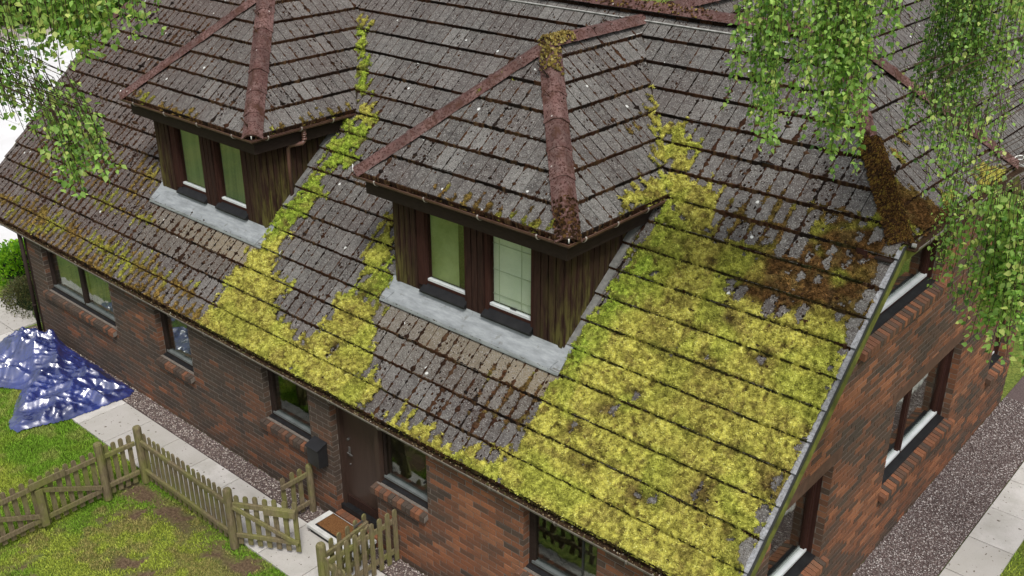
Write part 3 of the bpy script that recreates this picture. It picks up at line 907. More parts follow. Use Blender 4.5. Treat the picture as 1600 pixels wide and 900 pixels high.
def make_moss():
    Ps, Fs, Cs = [], [], []; b = 0
    for k, m in mossm.items():
        if len(m.F) == 0: continue
        Ps.append(m.P); Fs.append(m.F + b); Cs.append(m.Cv); b += len(m.P)
    me = np_mesh('moss_carpet', np.concatenate(Ps), np.concatenate(Fs), 'moss', np.concatenate(Cs), True)
    o = link(me, 'moss')
    tag(o, 'bright yellow green moss carpet spreading over the roof tiles', 'moss', None, 'stuff')
    # upright sprigs
    VS, CO = [], []
    for k, m in mossm.items():
        if len(m.P) == 0: continue
        p = m.Tu * (m.Tu > 0.35)
        if p.sum() == 0: continue
        n = int(len(m.P) * 3.0)
        i = RS.choice(len(m.P), n, p=p / p.sum())
        base = m.P[i] + (RS.rand(n, 3) - .5) * 0.012
        d = m.N * 0.9 + (RS.rand(n, 3) - .5) * 1.9
        d /= np.linalg.norm(d, axis=1)[:, None]
        L = 0.010 + 0.020 * RS.rand(n)[:, None]
        sd_ = np.cross(d, RS.rand(n, 3) - .5); sd_ /= np.linalg.norm(sd_, axis=1)[:, None] + 1e-9
        wd = 0.0030 + 0.0034 * RS.rand(n)[:, None]
        base = base - m.N * 0.003
        VS.append(np.stack([base - sd_ * wd, base + sd_ * wd, base + d * L], 1).reshape(-1, 3))
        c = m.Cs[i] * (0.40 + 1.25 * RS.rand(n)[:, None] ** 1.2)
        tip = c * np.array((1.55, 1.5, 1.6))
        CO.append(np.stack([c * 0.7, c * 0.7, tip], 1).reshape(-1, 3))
    V = np.concatenate(VS); C = np.clip(np.concatenate(CO), 0, 0.72)
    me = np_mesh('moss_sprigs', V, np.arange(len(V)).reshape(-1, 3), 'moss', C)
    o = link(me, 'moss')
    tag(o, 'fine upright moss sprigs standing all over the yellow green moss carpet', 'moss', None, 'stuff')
make_moss()

# ------------------------------------------------------------------ choose the tiles shown largest
def quad_area(pts):
    q = [project(p) for p in pts]
    if any(x is None for x in q): return 0, None
    cx_ = sum(x[0] for x in q) / 4; cy_ = sum(x[1] for x in q) / 4
    a = 0.5 * abs(sum(q[i][0] * q[(i + 1) % 4][1] - q[(i + 1) % 4][0] * q[i][1] for i in range(4)))
    return a, (cx_, cy_)
scored = []
mainmap = mossm['main']
for idx, (sl, u0, vb, lift, rnd, wm, par, v0) in enumerate(tile_cands):
    a, c = quad_area([sl.w(u0, v0), sl.w(u0 + TW, v0), sl.w(u0 + TW, v0 + GAUGE), sl.w(u0, v0 + GAUGE)])
    if c is None or not (-10 < c[0] < 1610 and -10 < c[1] < 910): a = 0
    if sl is MAIN and mainmap.at(u0 + TW / 2, v0 + GAUGE / 2) > 0.5: a *= 0.1
    if sl is WING or sl is REAR: a *= 0.1
    scored.append((a, idx))
scored.sort(reverse=True)
chosen = set(i for a, i in scored[:300])
tile_mesh = []
for k in range(6):
    mb = MB()
    loc = Slope((0, 0, 0), (1, 0, 0), (0, 1, 0))
    m = TW / 2
    for a, b in ((gap / 2, m - 0.0045), (m + 0.0045, TW - gap / 2)):
        add_prism(mb, loc, [(a, 0), (b, 0), (b, GAUGE + 0.02), (a, GAUGE + 0.02)], 0, k / 5.0, 0)
    
    o = mb.build('tile', 'tile_concrete')
    tile_mesh.append(o.data)
    bpy.data.objects.remove(o)
warm_mesh = {}
for idx, (sl, u0, vb, lift, rnd, wm, par, v0) in enumerate(tile_cands):
    if idx in chosen:
        if wm > 0.05:
            key = (int(rnd * 2.99), int(wm * 3.99))
            if key not in warm_mesh:
                me = tile_mesh[key[0] * 2].copy()
                a = me.attributes.new('warm', 'FLOAT', 'POINT')
                a.data.foreach_set('value', np.full(len(me.vertices), key[1] / 4 + 0.15, dtype=np.float32))
                warm_mesh[key] = me
            me = warm_mesh[key]
        else:
            me = tile_mesh[int(rnd * 5.99)]
        o = bpy.data.objects.new('tile', me)
        col.objects.link(o)
        p = sl.w(u0, vb, lift)
        par_o = par if par else roof
        M3 = Matrix((sl.U, sl.V, sl.N)).transposed()
        o.parent = par_o
        o.location = p - par_o.location
        e = M3.to_quaternion()
        o.rotation_mode = 'QUATERNION'
        o.rotation_quaternion = e
    else:
        m = u0 + TW / 2
        for a, b in ((u0 + gap / 2, m - 0.0045), (m + 0.0045, u0 + TW - gap / 2)):
            add_prism(rest_tiles, sl, [(a, vb), (b, vb), (b, vb + GAUGE + 0.02), (a, vb + GAUGE + 0.02)], vb, rnd, wm, lift)
tag(rest_tiles.build('roof_tiles', 'tile_concrete', roof), kind='stuff')

# roof underlay: thick slabs below the tiles
ub = MB()
def slab(slope, poly, n0=-0.004, th=0.10):
    s = sum(poly[i][0] * poly[(i + 1) % len(poly)][1] - poly[(i + 1) % len(poly)][0] * poly[i][1] for i in range(len(poly)))
    if s < 0: poly = poly[::-1]
    top = [slope.w(x, y, n0) for x, y in poly]; bot = [slope.w(x, y, n0 - th) for x, y in poly]
    n = len(poly)
    f = [tuple(range(n)), tuple(range(2 * n - 1, n - 1, -1))]
    for i in range(n):
        j = (i + 1) % n
        f.append((i, n + i, n + j, j))
    ub.add(top + bot, f)
slab(MAIN, [(LX + .01, 0.03), (VX - 0.02, 0.03), (VX - 0.02, SF), (HIPX, SR), (HIPL, SR), (LX + .01, SF)])
slab(REAR, [(-VX + .02, 0.03), (-LX - .01, 0.03), (-LX - .01, SF), (-HIPL, SR), (-HIPX, SR), (-VX + .02, SF)])
slab(HIPE, [(YF, 0.03), (yfr, 0.03), (YR, LVh)])
slab(HIPW, [(-YF, 0.03), (-yfr, 0.03), (-YR, LVh)])
slab(WING, [(YR + .02, WINGV), (14.0, WINGV), (14.0, 0.6), (YR + 0.02 + (WING.O.x - 0.6 * CA - XW), 0.6)])
for d, f, r, l, dx in dorm:
    slab(f, [(xlo, 0.02), (xhi, 0.02), (CX, APV)])
    slab(r, [(GF + .05, 0.02), (roof_y(GZ) - 0.0, 0.02), (RJY, APV), (APY, APV)])
    slab(l, [(-GF - .05, 0.02), (-APY, APV), (-RJY, APV), (-roof_y(GZ), 0.02)])
ub.build('roof_deck', 'underlay', roof)

# ------------------------------------------------------------------ dark moss in joints, along courses and in pits
def domes(P, N, U, V, a, b, h, C, seg=6):
    """flattened domes; arrays"""
    n = len(P)
    ang = np.linspace(0, 2 * np.pi, seg, endpoint=False)
    ring = []
    for t in ang:
        jr = (0.75 + 0.5 * RS.rand(n))[:, None]
        ring.append(P + U * (np.cos(t) * a)[:, None] * jr + V * (np.sin(t) * b)[:, None] * jr - N * 0.004)
    top = P + N * h[:, None]
    allv = np.stack(ring + [top], 1).reshape(-1, 3)
    base = np.arange(n)[:, None] * (seg + 1)
    F = np.concatenate([np.stack([base[:, 0] + k, base[:, 0] + (k + 1) % seg, base[:, 0] + seg], 1) for k in range(seg)])
    cc = np.repeat(C[:, None, :], seg + 1, axis=1).copy()
    cc[:, :seg] *= 0.7
    return allv, F, cc.reshape(-1, 3)
def seen(P):
    q = project(P)
    return q is not None and -60 < q[0] < 1660 and -60 < q[1] < 960
def dirtiness(sl, u, v):
    """how mossy the joints are, 0..1"""
    n = fbm(np.array([u * 0.9 + 3]), np.array([v * 0.9 + 11]), 3)[0]
    if sl is MAIN:
        b = 0.58
        if u < -9.0: b = 0.80 + 0.2 * min(1, (-9.0 - u) / 3)
        if v < 1.3: b = max(b, 0.78)
        if u > -2.4: b = 0.62 if v > 3.9 else 0.95
        if -7.2 < u < -5.2 and v > 3.0: b = 0.30
        if u > -2.2 and v > 5: b = 0.5
        if v > 4.6 and u < -2.4: b = 0.28 if u > -9 else 0.6
        return min(1, b + (n - .5) * 0.8)
    if sl is WING: return 0.2
    if sl is HIPE: return min(1, 0.45 + (n - .5))
    return min(1, 0.62 + (n - .5) * 1.1)
DV, DF, DC = [], [], []; boff = 0
def emit(sl, arr):
    """arr rows: u, v, n, a, b, h, r,g,b"""
    global boff
    if not arr: return
    A = np.array(arr)
    P = sl.wn(A[:, 0], A[:, 1], A[:, 2]); n = len(A)
    v, f, c = domes(P, np.tile(sl.n, (n, 1)), np.tile(sl.u, (n, 1)), np.tile(sl.v, (n, 1)), A[:, 3], A[:, 4], A[:, 5], A[:, 6:9])
    DV.append(v); DF.append(f + boff); DC.append(c); boff += len(v)
DK = [(0.022, 0.012, 0.008), (0.032, 0.015, 0.009), (0.045, 0.022, 0.012), (0.014, 0.010, 0.008)]
def dk():
    c = random.choice(DK); k = random.uniform(0.7, 1.3)
    return (c[0] * k, c[1] * k, c[2] * k)
def strips(sl, A, Bn, top_fn, S):
    '''generic three-vertex-wide ragged ribbons: A dict of (n,S) arrays'''
    global boff
    n = A['lu'].shape[0]
    P = np.stack([sl.wn(A[k + 'u'].ravel(), A[k + 'v'].ravel(), A[k + 'n'].ravel()) for k in ('l', 'm', 'r')], 1).reshape(-1, 3)
    base = np.arange(n * S).reshape(n, S)[:, :-1].ravel() * 3
    F = np.concatenate([np.stack([base + i, base + 3 + i, base + 4 + i], 1) for i in (0, 1)] + [np.stack([base + i, base + 4 + i, base + 1 + i], 1) for i in (0, 1)])
    if Bn: F = F[:, ::-1]
    DV.append(P); DF.append(F + boff); DC.append(np.repeat(A['c'].reshape(-1, 3), 3, axis=0)); boff += len(P)
def smooth_rand(n, S, k=1):
    a = RS.rand(n, S + 4)
    for _ in range(k): a = (a + np.roll(a, 1, 1) + 0.0) / 2
    return np.clip((a[:, 2:S + 2] - .5) * (1.25 if k else 1) + .5, 0, 1)
DKA = np.array(DK)
def joint_ribbons(sl, L, S=17):
    L = [q for q in L if seen(sl.w(q[0], q[1]))]
    if not L: return
    n = len(L); u = np.array([q[0] for q in L])[:, None]; va = np.array([q[1] for q in L])[:, None]; kd = np.array([q[3] for q in L])[:, None]
    dt = np.array([dirtiness(sl, q[0], q[1]) for q in L])[:, None]
    t = np.linspace(0, 1, S)[None] * np.ones((n, 1)); v = va + 0.004 + (GAUGE - 0.008) * t
    nz = smooth_rand(n, S); th = RS.rand(n, 1)
    amp = (0.0060 + 0.0215 * dt ** 1.3 * (0.25 + 1.0 * th)) * np.where(kd == 1, 0.55 + 0.45 * dt, 1.0)
    w_ = amp * (0.15 + 1.7 * nz ** 1.6) * (1.25 - 0.55 * t)
    w_ = np.where(nz < 0.42 - 0.40 * dt, 0.0010, w_)
    big = (RS.rand(n, S) < 0.07 * dt + 0.015); w_ = np.where(big, w_ * 1.9 + .003, w_)
    cu = u + (smooth_rand(n, S) - .5) * 0.004
    tp = TILE_N * (1 - (v - va) / GAUGE) + 0.002
    col_ = DKA[RS.randint(0, 4, n)][:, None, :] * (0.6 + 0.8 * RS.rand(n, S, 1)) * np.ones((n, S, 3))
    br = (smooth_rand(n, S, 2) > 0.66)[..., None] * (dt[..., None] > 0.5)
    col_ = np.where(br, np.array((0.055, 0.030, 0.017)) * (0.6 + .8 * RS.rand(n, S, 1)), col_)
    j1 = 0.7 + 0.6 * RS.rand(n, S); j2 = 0.7 + .6 * RS.rand(n, S)
    strips(sl, dict(lu=cu - w_ * j1, lv=v, ln=tp - .001, mu=cu, mv=v, mn=tp + 0.002 + w_ * 0.45, ru=cu + w_ * j2, rv=v, rn=tp - .001, c=col_), False, None, S)
def course_ribbons(sl, L, mm=None):
    L = [q for q in L if seen(sl.w(q[0], q[2]))]
    if not L: return
    S = 19; n = len(L)
    a = np.array([q[0] for q in L])[:, None]; b = np.array([q[1] for q in L])[:, None]; v0 = np.array([q[2] for q in L])[:, None]
    dt = np.array([dirtiness(sl, q[0], q[2]) for q in L])[:, None]
    u = a + (b - a) * np.linspace(-0.02, 1.02, S)[None]
    n1 = smooth_rand(n, S); n2 = smooth_rand(n, S)
    mo = np.zeros((n, 1))
    if sl is MAIN: mo = np.array([mainmap.at(q[0] + .1, q[2] + 0.06) * .5 + mainmap.at(q[0] + .1, q[2] - 0.06) * .5 for q in L])[:, None]
    upw = 0.001 + 0.020 * dt * np.clip(n1 - .35, 0, 1) ** 1.3 * 1.6; dn = (0.012 + (0.012 + 0.022 * dt) * n2) * (1 - 0.45 * mo)
    v0 = v0 + mo * (smooth_rand(n, S) - .5) * 0.020
    col_ = DKA[RS.randint(0, 4, n)][:, None, :] * (0.6 + 0.8 * RS.rand(n, S, 1)) * np.ones((n, S, 3))
    br = (smooth_rand(n, S, 2) > 0.66)[..., None] * (dt[..., None] > 0.5)
    col_ = np.where(br, np.array((0.065, 0.038, 0.019)) * (0.6 + .8 * RS.rand(n, S, 1)), col_)
    col_ = col_ * (1 - .7 * mo[..., None]) + .7 * mo[..., None] * np.array((0.045, 0.048, 0.016)) * (0.5 + RS.rand(n, S, 1))
    strips(sl, dict(lu=u, lv=v0 - dn, ln=0.003 + 0 * u, mu=u, mv=v0 - 0.004 + 0 * u, mn=TILE_N + 0.002 + 0.008 * n1, ru=u, rv=v0 + upw + 0.002, rn=TILE_N + 0.003 + 0 * u, c=col_), True, None, S)
by = {}
for s_, u, va, vb_, kd in joints: by.setdefault(id(s_), [s_, []])[1].append((u, va, vb_, kd))
for s_, L in by.values():
    if s_ is REAR or s_ is HIPW: continue
    joint_ribbons(s_, L)
by = {}
for s_, a_, b_, v in courses: by.setdefault(id(s_), [s_, []])[1].append((a_, b_, v))
for s_, L in by.values():
    if s_ is REAR or s_ is HIPW: continue
    course_ribbons(s_, L)
by = {}
for s_, u, va, vb_, kd in joints: by.setdefault(id(s_), [s_, []])[1].append((u, va, vb_, kd))
for s_, L in by.values():
    arr = []
    if s_ is REAR or s_ is HIPW: continue
    for u, va, vb_, kd in L:
        if not seen(s_.w(u, va)): continue
        dt = dirtiness(s_, u, va)
        base_n = random.random()
        v = va + 0.006
        thick = random.random() ** 1.5
        while v < vb_ - 0.01:
            f = (v - va) / GAUGE
            step = random.uniform(0.016, 0.034)
            pr = 0.16 * dt
            if random.random() < pr:
                r_ = random.uniform(0.0065, 0.0125) * (0.65 + 1.25 * dt * (0.45 + thick))
                if random.random() < 0.12 * dt + 0.03: r_ *= 1.8
                if kd == 1 and thick < 0.4: r_ *= 0.55
                arr.append((u + random.uniform(-.003, .003), v, tile_top(v, va) - 0.002, r_, random.uniform(0.010, 0.022) * (1 + r_ * 20), r_ * 0.9 + 0.002) + dk())
            v += step
        # pits on the tile face
        npit = int(20 * (0.40 + dt) * random.random() * 1.9)
        for _ in range(npit):
            pu = u + random.uniform(0.01, TW / 2 - 0.01); pv = random.uniform(va + 0.01, vb_ - 0.01)
            r_ = random.uniform(0.0045, 0.0115) * (1.0 + 0.5 * (random.random() < 0.2 * dt + .04) * 2.0)
            arr.append((pu, pv, tile_top(pv, va), r_, r_ * random.uniform(0.8, 1.6), r_ * 0.5) + dk())
    emit(s_, arr)
by = {}
for s_, a_, b_, v in courses: by.setdefault(id(s_), [s_, []])[1].append((a_, b_, v))
for s_, L in by.values():
    arr = []
    if s_ is REAR or s_ is HIPW: continue
    for a_, b_, v in L:
        if not seen(s_.w(a_, v)): continue
        u = a_
        while u < b_:
            dt = dirtiness(s_, u, v)
            if random.random() < 0.30:
                r_ = random.uniform(0.008, 0.016) * (0.65 + 0.75 * dt)
                up = random.random() < 0.25 * dt
                c = dk()
                if random.random() < 0.25 * dt: c = (0.10 * random.uniform(.6, 1.4), 0.055 * random.uniform(.6, 1.3), 0.03)
                arr.append((u, v + (random.uniform(-.004, .016) if up else random.uniform(-.014, -.002)), (0.030 if up else 0.006), random.uniform(0.010, 0.022), r_, 0.006 if up else 0.012) + c)
            u += random.uniform(0.011, 0.022)
    emit(s_, arr)
    if s_ is MAIN or True:
        # brown tufts lying on the lower end of dormer slopes, shed moss
        pass
me = np_mesh('joint_moss', np.concatenate(DV), np.concatenate(DF), 'moss', np.concatenate(DC))
tag(link(me, 'joint_moss'), 'dark brown moss packed into the joints and pits of the roof tiles', 'moss', None, 'stuff')

# ------------------------------------------------------------------ ridge and hip tiles
def ridge_run(parent, p0, p1, down, wide=0.135, drop=0.075, length=0.42, name='ridge_tile', lift=0.055, seg_jit=0.004, side=None):
    """angular trapezoid cap tiles from p0 (low) to p1 (high)"""
    p0 = Vector(p0); p1 = Vector(p1)
    d = (p1 - p0); Ltot = d.length; d.normalize()
    upv = Vector((0, 0, 1)); sv = d.cross(upv).normalized(); nv = sv.cross(d).normalized()
    n = max(1, round(Ltot / length)); L = Ltot / n
    top = wide * 0.42
    for i in range(n):
        a = p0 + d * (L * i - 0.012) ; b = p0 + d * (L * (i + 1) + 0.02)
        e0 = 0.006 + random.uniform(-.002, .003); e1 = -0.004
        j = nv * random.uniform(-seg_jit, seg_jit) + sv * random.uniform(-seg_jit, seg_jit)
        def ring(c, e):
            w_ = wide + e; t_ = top + e * .6
            pr = [(-w_, -drop), (-t_, 0.0 + e), (-t_ * .5, 0.014 + e), (t_ * .5, 0.014 + e), (t_, 0.0 + e), (w_, -drop), (w_ - 0.012, -drop - 0.004), (t_ - .01, -0.018), (-t_ + .01, -0.018), (-w_ + 0.012, -drop - 0.004)]
            return [c + nv * lift + sv * x + nv * y + j for x, y in pr]
        A = ring(a, e0); B = ring(b, e1); A2 = ring(a + d * 0.05, e0)
        A3 = ring(a + d * 0.055, 0.0)
        mb = MB(); m_ = len(A)
        vs = A + A2 + A3 + B; fs = []
        for k in range(3):
            for q in range(m_):
                q2 = (q + 1) % m_
                fs.append((k * m_ + q, (k + 1) * m_ + q, (k + 1) * m_ + q2, k * m_ + q2))
        fs += [tuple(range(m_)), tuple(range(4 * m_ - 1, 3 * m_ - 1, -1))]
        mb.add(vs, fs, random.random())
        off = parent.location
        mb.v = [(x - off.x, y - off.y, z - off.z) for x, y, z in mb.v]
        mb.build(name, 'ridge_clay', parent)
rz = ZR + 0.01
ridge_run(roof, (HIPL, YR, rz), (HIPX, YR, rz), None)
ridge_run(roof, (VX - 0.02, YF + .03, ZH + 0.02), (HIPX, YR, rz), None, name='hip_tile', wide=0.10, drop=0.055, lift=0.028)
ridge_run(roof, (VX - 0.02, yfr - .03, ZH + 0.02), (HIPX, YR, rz), None, name='hip_tile')
ridge_run(roof, (LX + 0.02, YF + .03, ZH + 0.02), (HIPL, YR, rz), None, name='hip_tile')
ridge_run(roof, (LX + 0.02, yfr - .03, ZH + 0.02), (HIPL, YR, rz), None, name='hip_tile')
ridge_run(roof, (XW, YR + 0.12, rz + 0.015), (XW, 13.9, rz + 0.015), None)
for d, f, r, l, dx in dorm:
    ridge_run(d, (XR - 0.05 + dx, GF + 0.05, GZ + 0.03), (CX + dx, APY, APZ), None, name='hip_tile', length=0.36)
    ridge_run(d, (XL + 0.05 + dx, GF + 0.05, GZ + 0.03), (CX + dx, APY, APZ), None, name='hip_tile', length=0.36)
    ridge_run(d, (CX + dx, APY - 0.02, APZ + 0.012), (CX + dx, RJY + 0.12, APZ + 0.012), None, length=0.40)
def heap(p0, p1, w_, n, cols, h=0.02, lf=0.076):
    a = np.array(p0); b = np.array(p1); d = (b - a) / np.linalg.norm(b - a)
    sv = np.cross(d, (0, 0, 1.0)); sv /= np.linalg.norm(sv); nv = np.cross(sv, d)
    t = RS.rand(n) ** 1.3; x = (RS.rand(n) - .5) * 2
    P = a + np.outer(t, b - a) + np.outer(x * w_, sv) + np.outer(lf - 0.075 * np.clip(np.abs(x) * w_ - .055, 0, 1) / 0.075, nv)
    cols = np.array(cols); C = cols[RS.randint(0, len(cols), n)] * (0.6 + 0.8 * RS.rand(n))[:, None]
    return domes(P, np.tile(nv, (n, 1)), np.tile(sv, (n, 1)), np.tile(d, (n, 1)), 0.008 + .016 * RS.rand(n), 0.008 + .016 * RS.rand(n), h * (.5 + RS.rand(n)), C)
HV, HF, HC, hb_ = [], [], [], 0
BR = [(0.07, 0.038, 0.018), (0.05, 0.028, 0.014), (0.11, 0.06, 0.022), (0.035, 0.02, 0.012)]
BR2 = [(0.10, 0.05, 0.02), (0.06, 0.032, 0.016), (0.16, 0.085, 0.025), (0.04, 0.022, 0.013), (0.20, 0.13, 0.03)]
YE = [(0.24, 0.18, 0.05), (0.16, 0.12, 0.03), (0.09, 0.06, 0.02), (0.30, 0.25, 0.09)]
for a, b, w_, n, c in (((VX - .02, YF + .03, ZH + .02), (-0.62, YF + .03 + .75, ZH + .73), 0.125, 5200, BR2), ((CX, APY, APZ), (CX + .30, APY - .30, APZ - .26), 0.12, 160, YE), ((CX, APY - .05, APZ + .01), (CX, APY + .35, APZ + .01), 0.13, 330, YE), ((XR - .05, GF + .05, GZ + .03), (XR - .35, GF + .35, GZ + .3), 0.13, 160, BR), ((-5.3, YR, ZR), (-3.0, YR, ZR), 0.13, 420, BR + YE[:1])):
    v, f, c = heap(a, b, w_, n, c, 0.024 if n > 5000 else 0.02, 0.056 if n > 5000 else 0.076); HV.append(v); HF.append(f + hb_); HC.append(c); hb_ += len(v)
tag(link(np_mesh('ridge_moss', np.concatenate(HV), np.concatenate(HF), 'moss', np.concatenate(HC)), 'ridge_moss'), 'brown and ochre moss crusts growing over the ridge and hip tiles', 'moss', None, 'stuff')
# pale mortar line below the ridges
mb = MB()
for s_, a, b in ((MAIN, (HIPL + .3, SR - 0.205), (HIPX - .25, SR - 0.205)), (MAIN, (HIPL + .3, SR - 0.205), (HIPX - .25, SR - 0.205))):
    mb.sweep([(-0.008, 0.012), (0.008, 0.012), (0.008, 0.036), (-0.008, 0.036)], s_.w(a[0], a[1]), s_.w(b[0], b[1]), s_.V, s_.N)
    break
mb.build('dry_ridge_strip', 'pale_mortar', roof)
for d, f, r, l, dx in dorm:
    mb = MB()
    mb.sweep([(-0.007, 0.012), (0.007, 0.012), (0.007, 0.036), (-0.007, 0.036)], r.w(APY + 0.14, APV - 0.185) - Vector((dx, 0, 0)), r.w(RJY - 0.14, APV - 0.185) - Vector((dx, 0, 0)), r.V, r.N)
    mb.build('dry_ridge_strip', 'pale_mortar', d)

# ------------------------------------------------------------------ gutters
def half_round(mb, path, r=0.056, th=0.004, up=Vector((0, 0, 1)), n=8):
    """open half round channel along a path of points at the rim centre"""
    pts = [Vector(p) for p in path]
    rings = []
    for i, p in enumerate(pts):
        if i == 0: d = (pts[1] - pts[0]).normalized(); k = 1
        elif i == len(pts) - 1: d = (pts[-1] - pts[-2]).normalized(); k = 1
        else:
            d0 = (pts[i] - pts[i - 1]).normalized(); d1 = (pts[i + 1] - pts[i]).normalized()
            d = (d0 + d1).normalized(); k = 1 / max(0.3, d.dot(d1))
        s_ = d.cross(up).normalized() * k
        ring = []
        for rr, rev in ((r, False), (r - th, True)):
            ang = [math.pi * j / n for j in range(n + 1)]
            if rev: ang = ang[::-1]
            for t in ang:
                ring.append(p + s_ * math.cos(t) * rr - up * math.sin(t) * rr * 0.95)
        ring.insert(0, p + s_ * (r + 0.006) + up * 0.004); ring.insert(len(ring), p + s_ * (r - 0.006) + up * 0.004)
        rings.append(ring)
    m_ = len(rings[0]); vs = [q for g in rings for q in g]; fs = []
    for i in range(len(rings) - 1):
        for k in range(m_):
            k2 = (k + 1) % m_
            fs.append((i * m_ + k, (i + 1) * m_ + k, (i + 1) * m_ + k2, i * m_ + k2))
    fs += [tuple(range(m_)), tuple(range(len(rings) * m_ - 1, (len(rings) - 1) * m_ - 1, -1))]
    mb.add(vs, fs)
def bracket(parent, p, out, mat='bracket_metal'):
    """strap hook round the gutter at rim centre p; out = outward horizontal"""
    mb = MB(); p = Vector(p); out = Vector(out); d = out.cross(Vector((0, 0, 1)))
    r = 0.063; pts = []
    for k in range(9):
        t = math.pi * k / 8 * 0.93
        pts.append(p + out * math.cos(t) * r - Vector((0, 0, 1)) * math.sin(t) * r * .95)
    pts.insert(0, p + out * (r - 0.012) + Vector((0, 0, 0.012)))
    hw = 0.009
    vs = []; fs = []
    for q in pts: vs += [q - d * hw, q + d * hw]
    for q in pts: vs += [q - d * hw + (q - p).normalized() * 0.004, q + d * hw + (q - p).normalized() * 0.004]
    n = len(pts)
    for i in range(n - 1):
        fs.append((2 * i, 2 * i + 1, 2 * i + 3, 2 * i + 2))
        fs.append((2 * n + 2 * i, 2 * n + 2 * i + 2, 2 * n + 2 * i + 3, 2 * n + 2 * i + 1))
        fs.append((2 * i, 2 * i + 2, 2 * n + 2 * i + 2, 2 * n + 2 * i)); fs.append((2 * i + 1, 2 * n + 2 * i + 1, 2 * n + 2 * i + 3, 2 * i + 3))
    mb.add(vs, fs)
    mb.build('gutter_bracket', mat, parent)
GR = 0.056
gm = MB()
half_round(gm, [(LX, -OV + GR - 0.005, HE + 0.0), (VX + 0.02, -OV + GR - 0.005, HE + 0.0)])
main_g = gm.build('gutter', 'gutter_weathered', house)
tag(main_g, 'long weathered gutter clogged with dirt along the front eaves')
for i in range(18):
    bracket(main_g, (-15.0 + i * 0.88, -OV + GR - 0.005, HE), (0, -1, 0), 'gutter_weathered')
mb = MB()
x = LX + .02
while x < VX:
    x2 = min(VX, x + 0.5)
    mb.add([(x, -OV + 0.012, HE - 0.014), (x2, -OV + 0.012, HE - 0.014), (x2, -OV + 0.10, HE - 0.002), (x, -OV + 0.10, HE - 0.002), (x, -OV + 0.05, HE - .05), (x2, -OV + 0.05, HE - .05)],
           [(0, 1, 2, 3), (0, 4, 5, 1)])
    x = x2
mb.build('gutter_dirt', 'gutter_dirt', main_g)
# leaf litter blobs in the gutter
arr = []
P_, C_ = [], []
for i in range(1500):
    x = random.uniform(-14.5, VX)
    P_.append((x, -OV + random.uniform(0.008, 0.085), HE + random.uniform(-0.012, 0.004)))
    c = random.choice([(0.05, 0.03, 0.015), (0.09, 0.06, 0.03), (0.16, 0.12, 0.06), (0.03, 0.02, 0.012), (0.28, 0.22, 0.13), (0.10, 0.10, 0.03)])
    if random.random() < 0.03: c = (0.5, 0.45, 0.36)
    C_.append(c)
P_ = np.array(P_); n = len(P_); one = np.ones(n)
v, f, c = domes(P_, np.tile((0, 0, 1.0), (n, 1)), np.tile((1.0, 0, 0), (n, 1)), np.tile((0, 1.0, 0), (n, 1)), 0.006 + 0.010 * RS.rand(n), 0.005 + 0.006 * RS.rand(n), 0.004 + 0.007 * RS.rand(n), np.array(C_))
tag(link(np_mesh('gutter_litter', v, f, 'moss', c), 'gutter_litter'), 'brown leaf litter and moss crumbs lying in the front gutter', 'litter', None, 'stuff')
# soffit/fascia of main eaves
mb = MB()
mb.box((LX + 0.02, -OV + 2 * GR, HE - 0.12), (VX - 0.03, -OV + 2 * GR + 0.022, HE + 0.03))
mb.build('fascia', 'fascia_brown', house)
mb = MB()
mb.box((LX + 0.05, 0.03, HE - 0.10), (-16.46 * K - 0.01, 1.2, HE - 0.07))
mb.build('soffit', 'fascia_brown', house)

for di, (d, f, r, l, dx) in enumerate(dorm):
    gm = MB(); g0 = GF + GR - 0.005
    half_round(gm, [(XL + GR, roof_y(GZ) - .04, GZ), (XL + GR, g0, GZ), (XR - GR, g0, GZ), (XR - GR, roof_y(GZ) - .02, GZ)])
    g = gm.build('gutter', 'gutter_brown', d)
    # dirt bed in the gutter
    mb = MB()
    mb.box((XL + .02, GF + 0.006, GZ - 0.035), (XR - .02, GF + 0.09, GZ - 0.022)); mb.box((XR - 0.09, GF + 0.09, GZ - 0.035), (XR - .006, roof_y(GZ) - .05, GZ - 0.022))
    mb.build('gutter_dirt', 'gutter_dirt', g)
    for k in range(4):
        bracket(g, (XL + 0.4 + k * 0.82, g0, GZ), (0, -1, 0))
    for k in range(3):
        bracket(g, (XR - GR, g0 + 0.22 + k * 0.55, GZ), (1, 0, 0))
    # fascia boards
    yb = roof_y(GZ - 0.2)
    for nm, a, b in (('fascia', (XL + 2 * GR - 0.0, GF + 2 * GR, GZ - 0.235), (XR - 2 * GR, GF + 2 * GR + 0.022, GZ + 0.005)),
                     ('fascia', (XR - 2 * GR - 0.022, GF + 2 * GR + 0.022, GZ - 0.235), (XR - 2 * GR, yb + 0.1, GZ + 0.005)),
                     ('fascia', (XL + 2 * GR, GF + 2 * GR + 0.022, GZ - 0.235), (XL + 2 * GR + 0.022, yb + 0.1, GZ + 0.005))):
        mb = MB(); mb.box(a, b); mb.build(nm, 'fascia_brown', d)
    mb = MB(); mb.box((XL + 2 * GR + .022, GF + 2 * GR + .022, GZ - 0.20), (XR - 2 * GR - .022, yb, GZ - 0.18)); mb.build('soffit', 'fascia_brown', d)

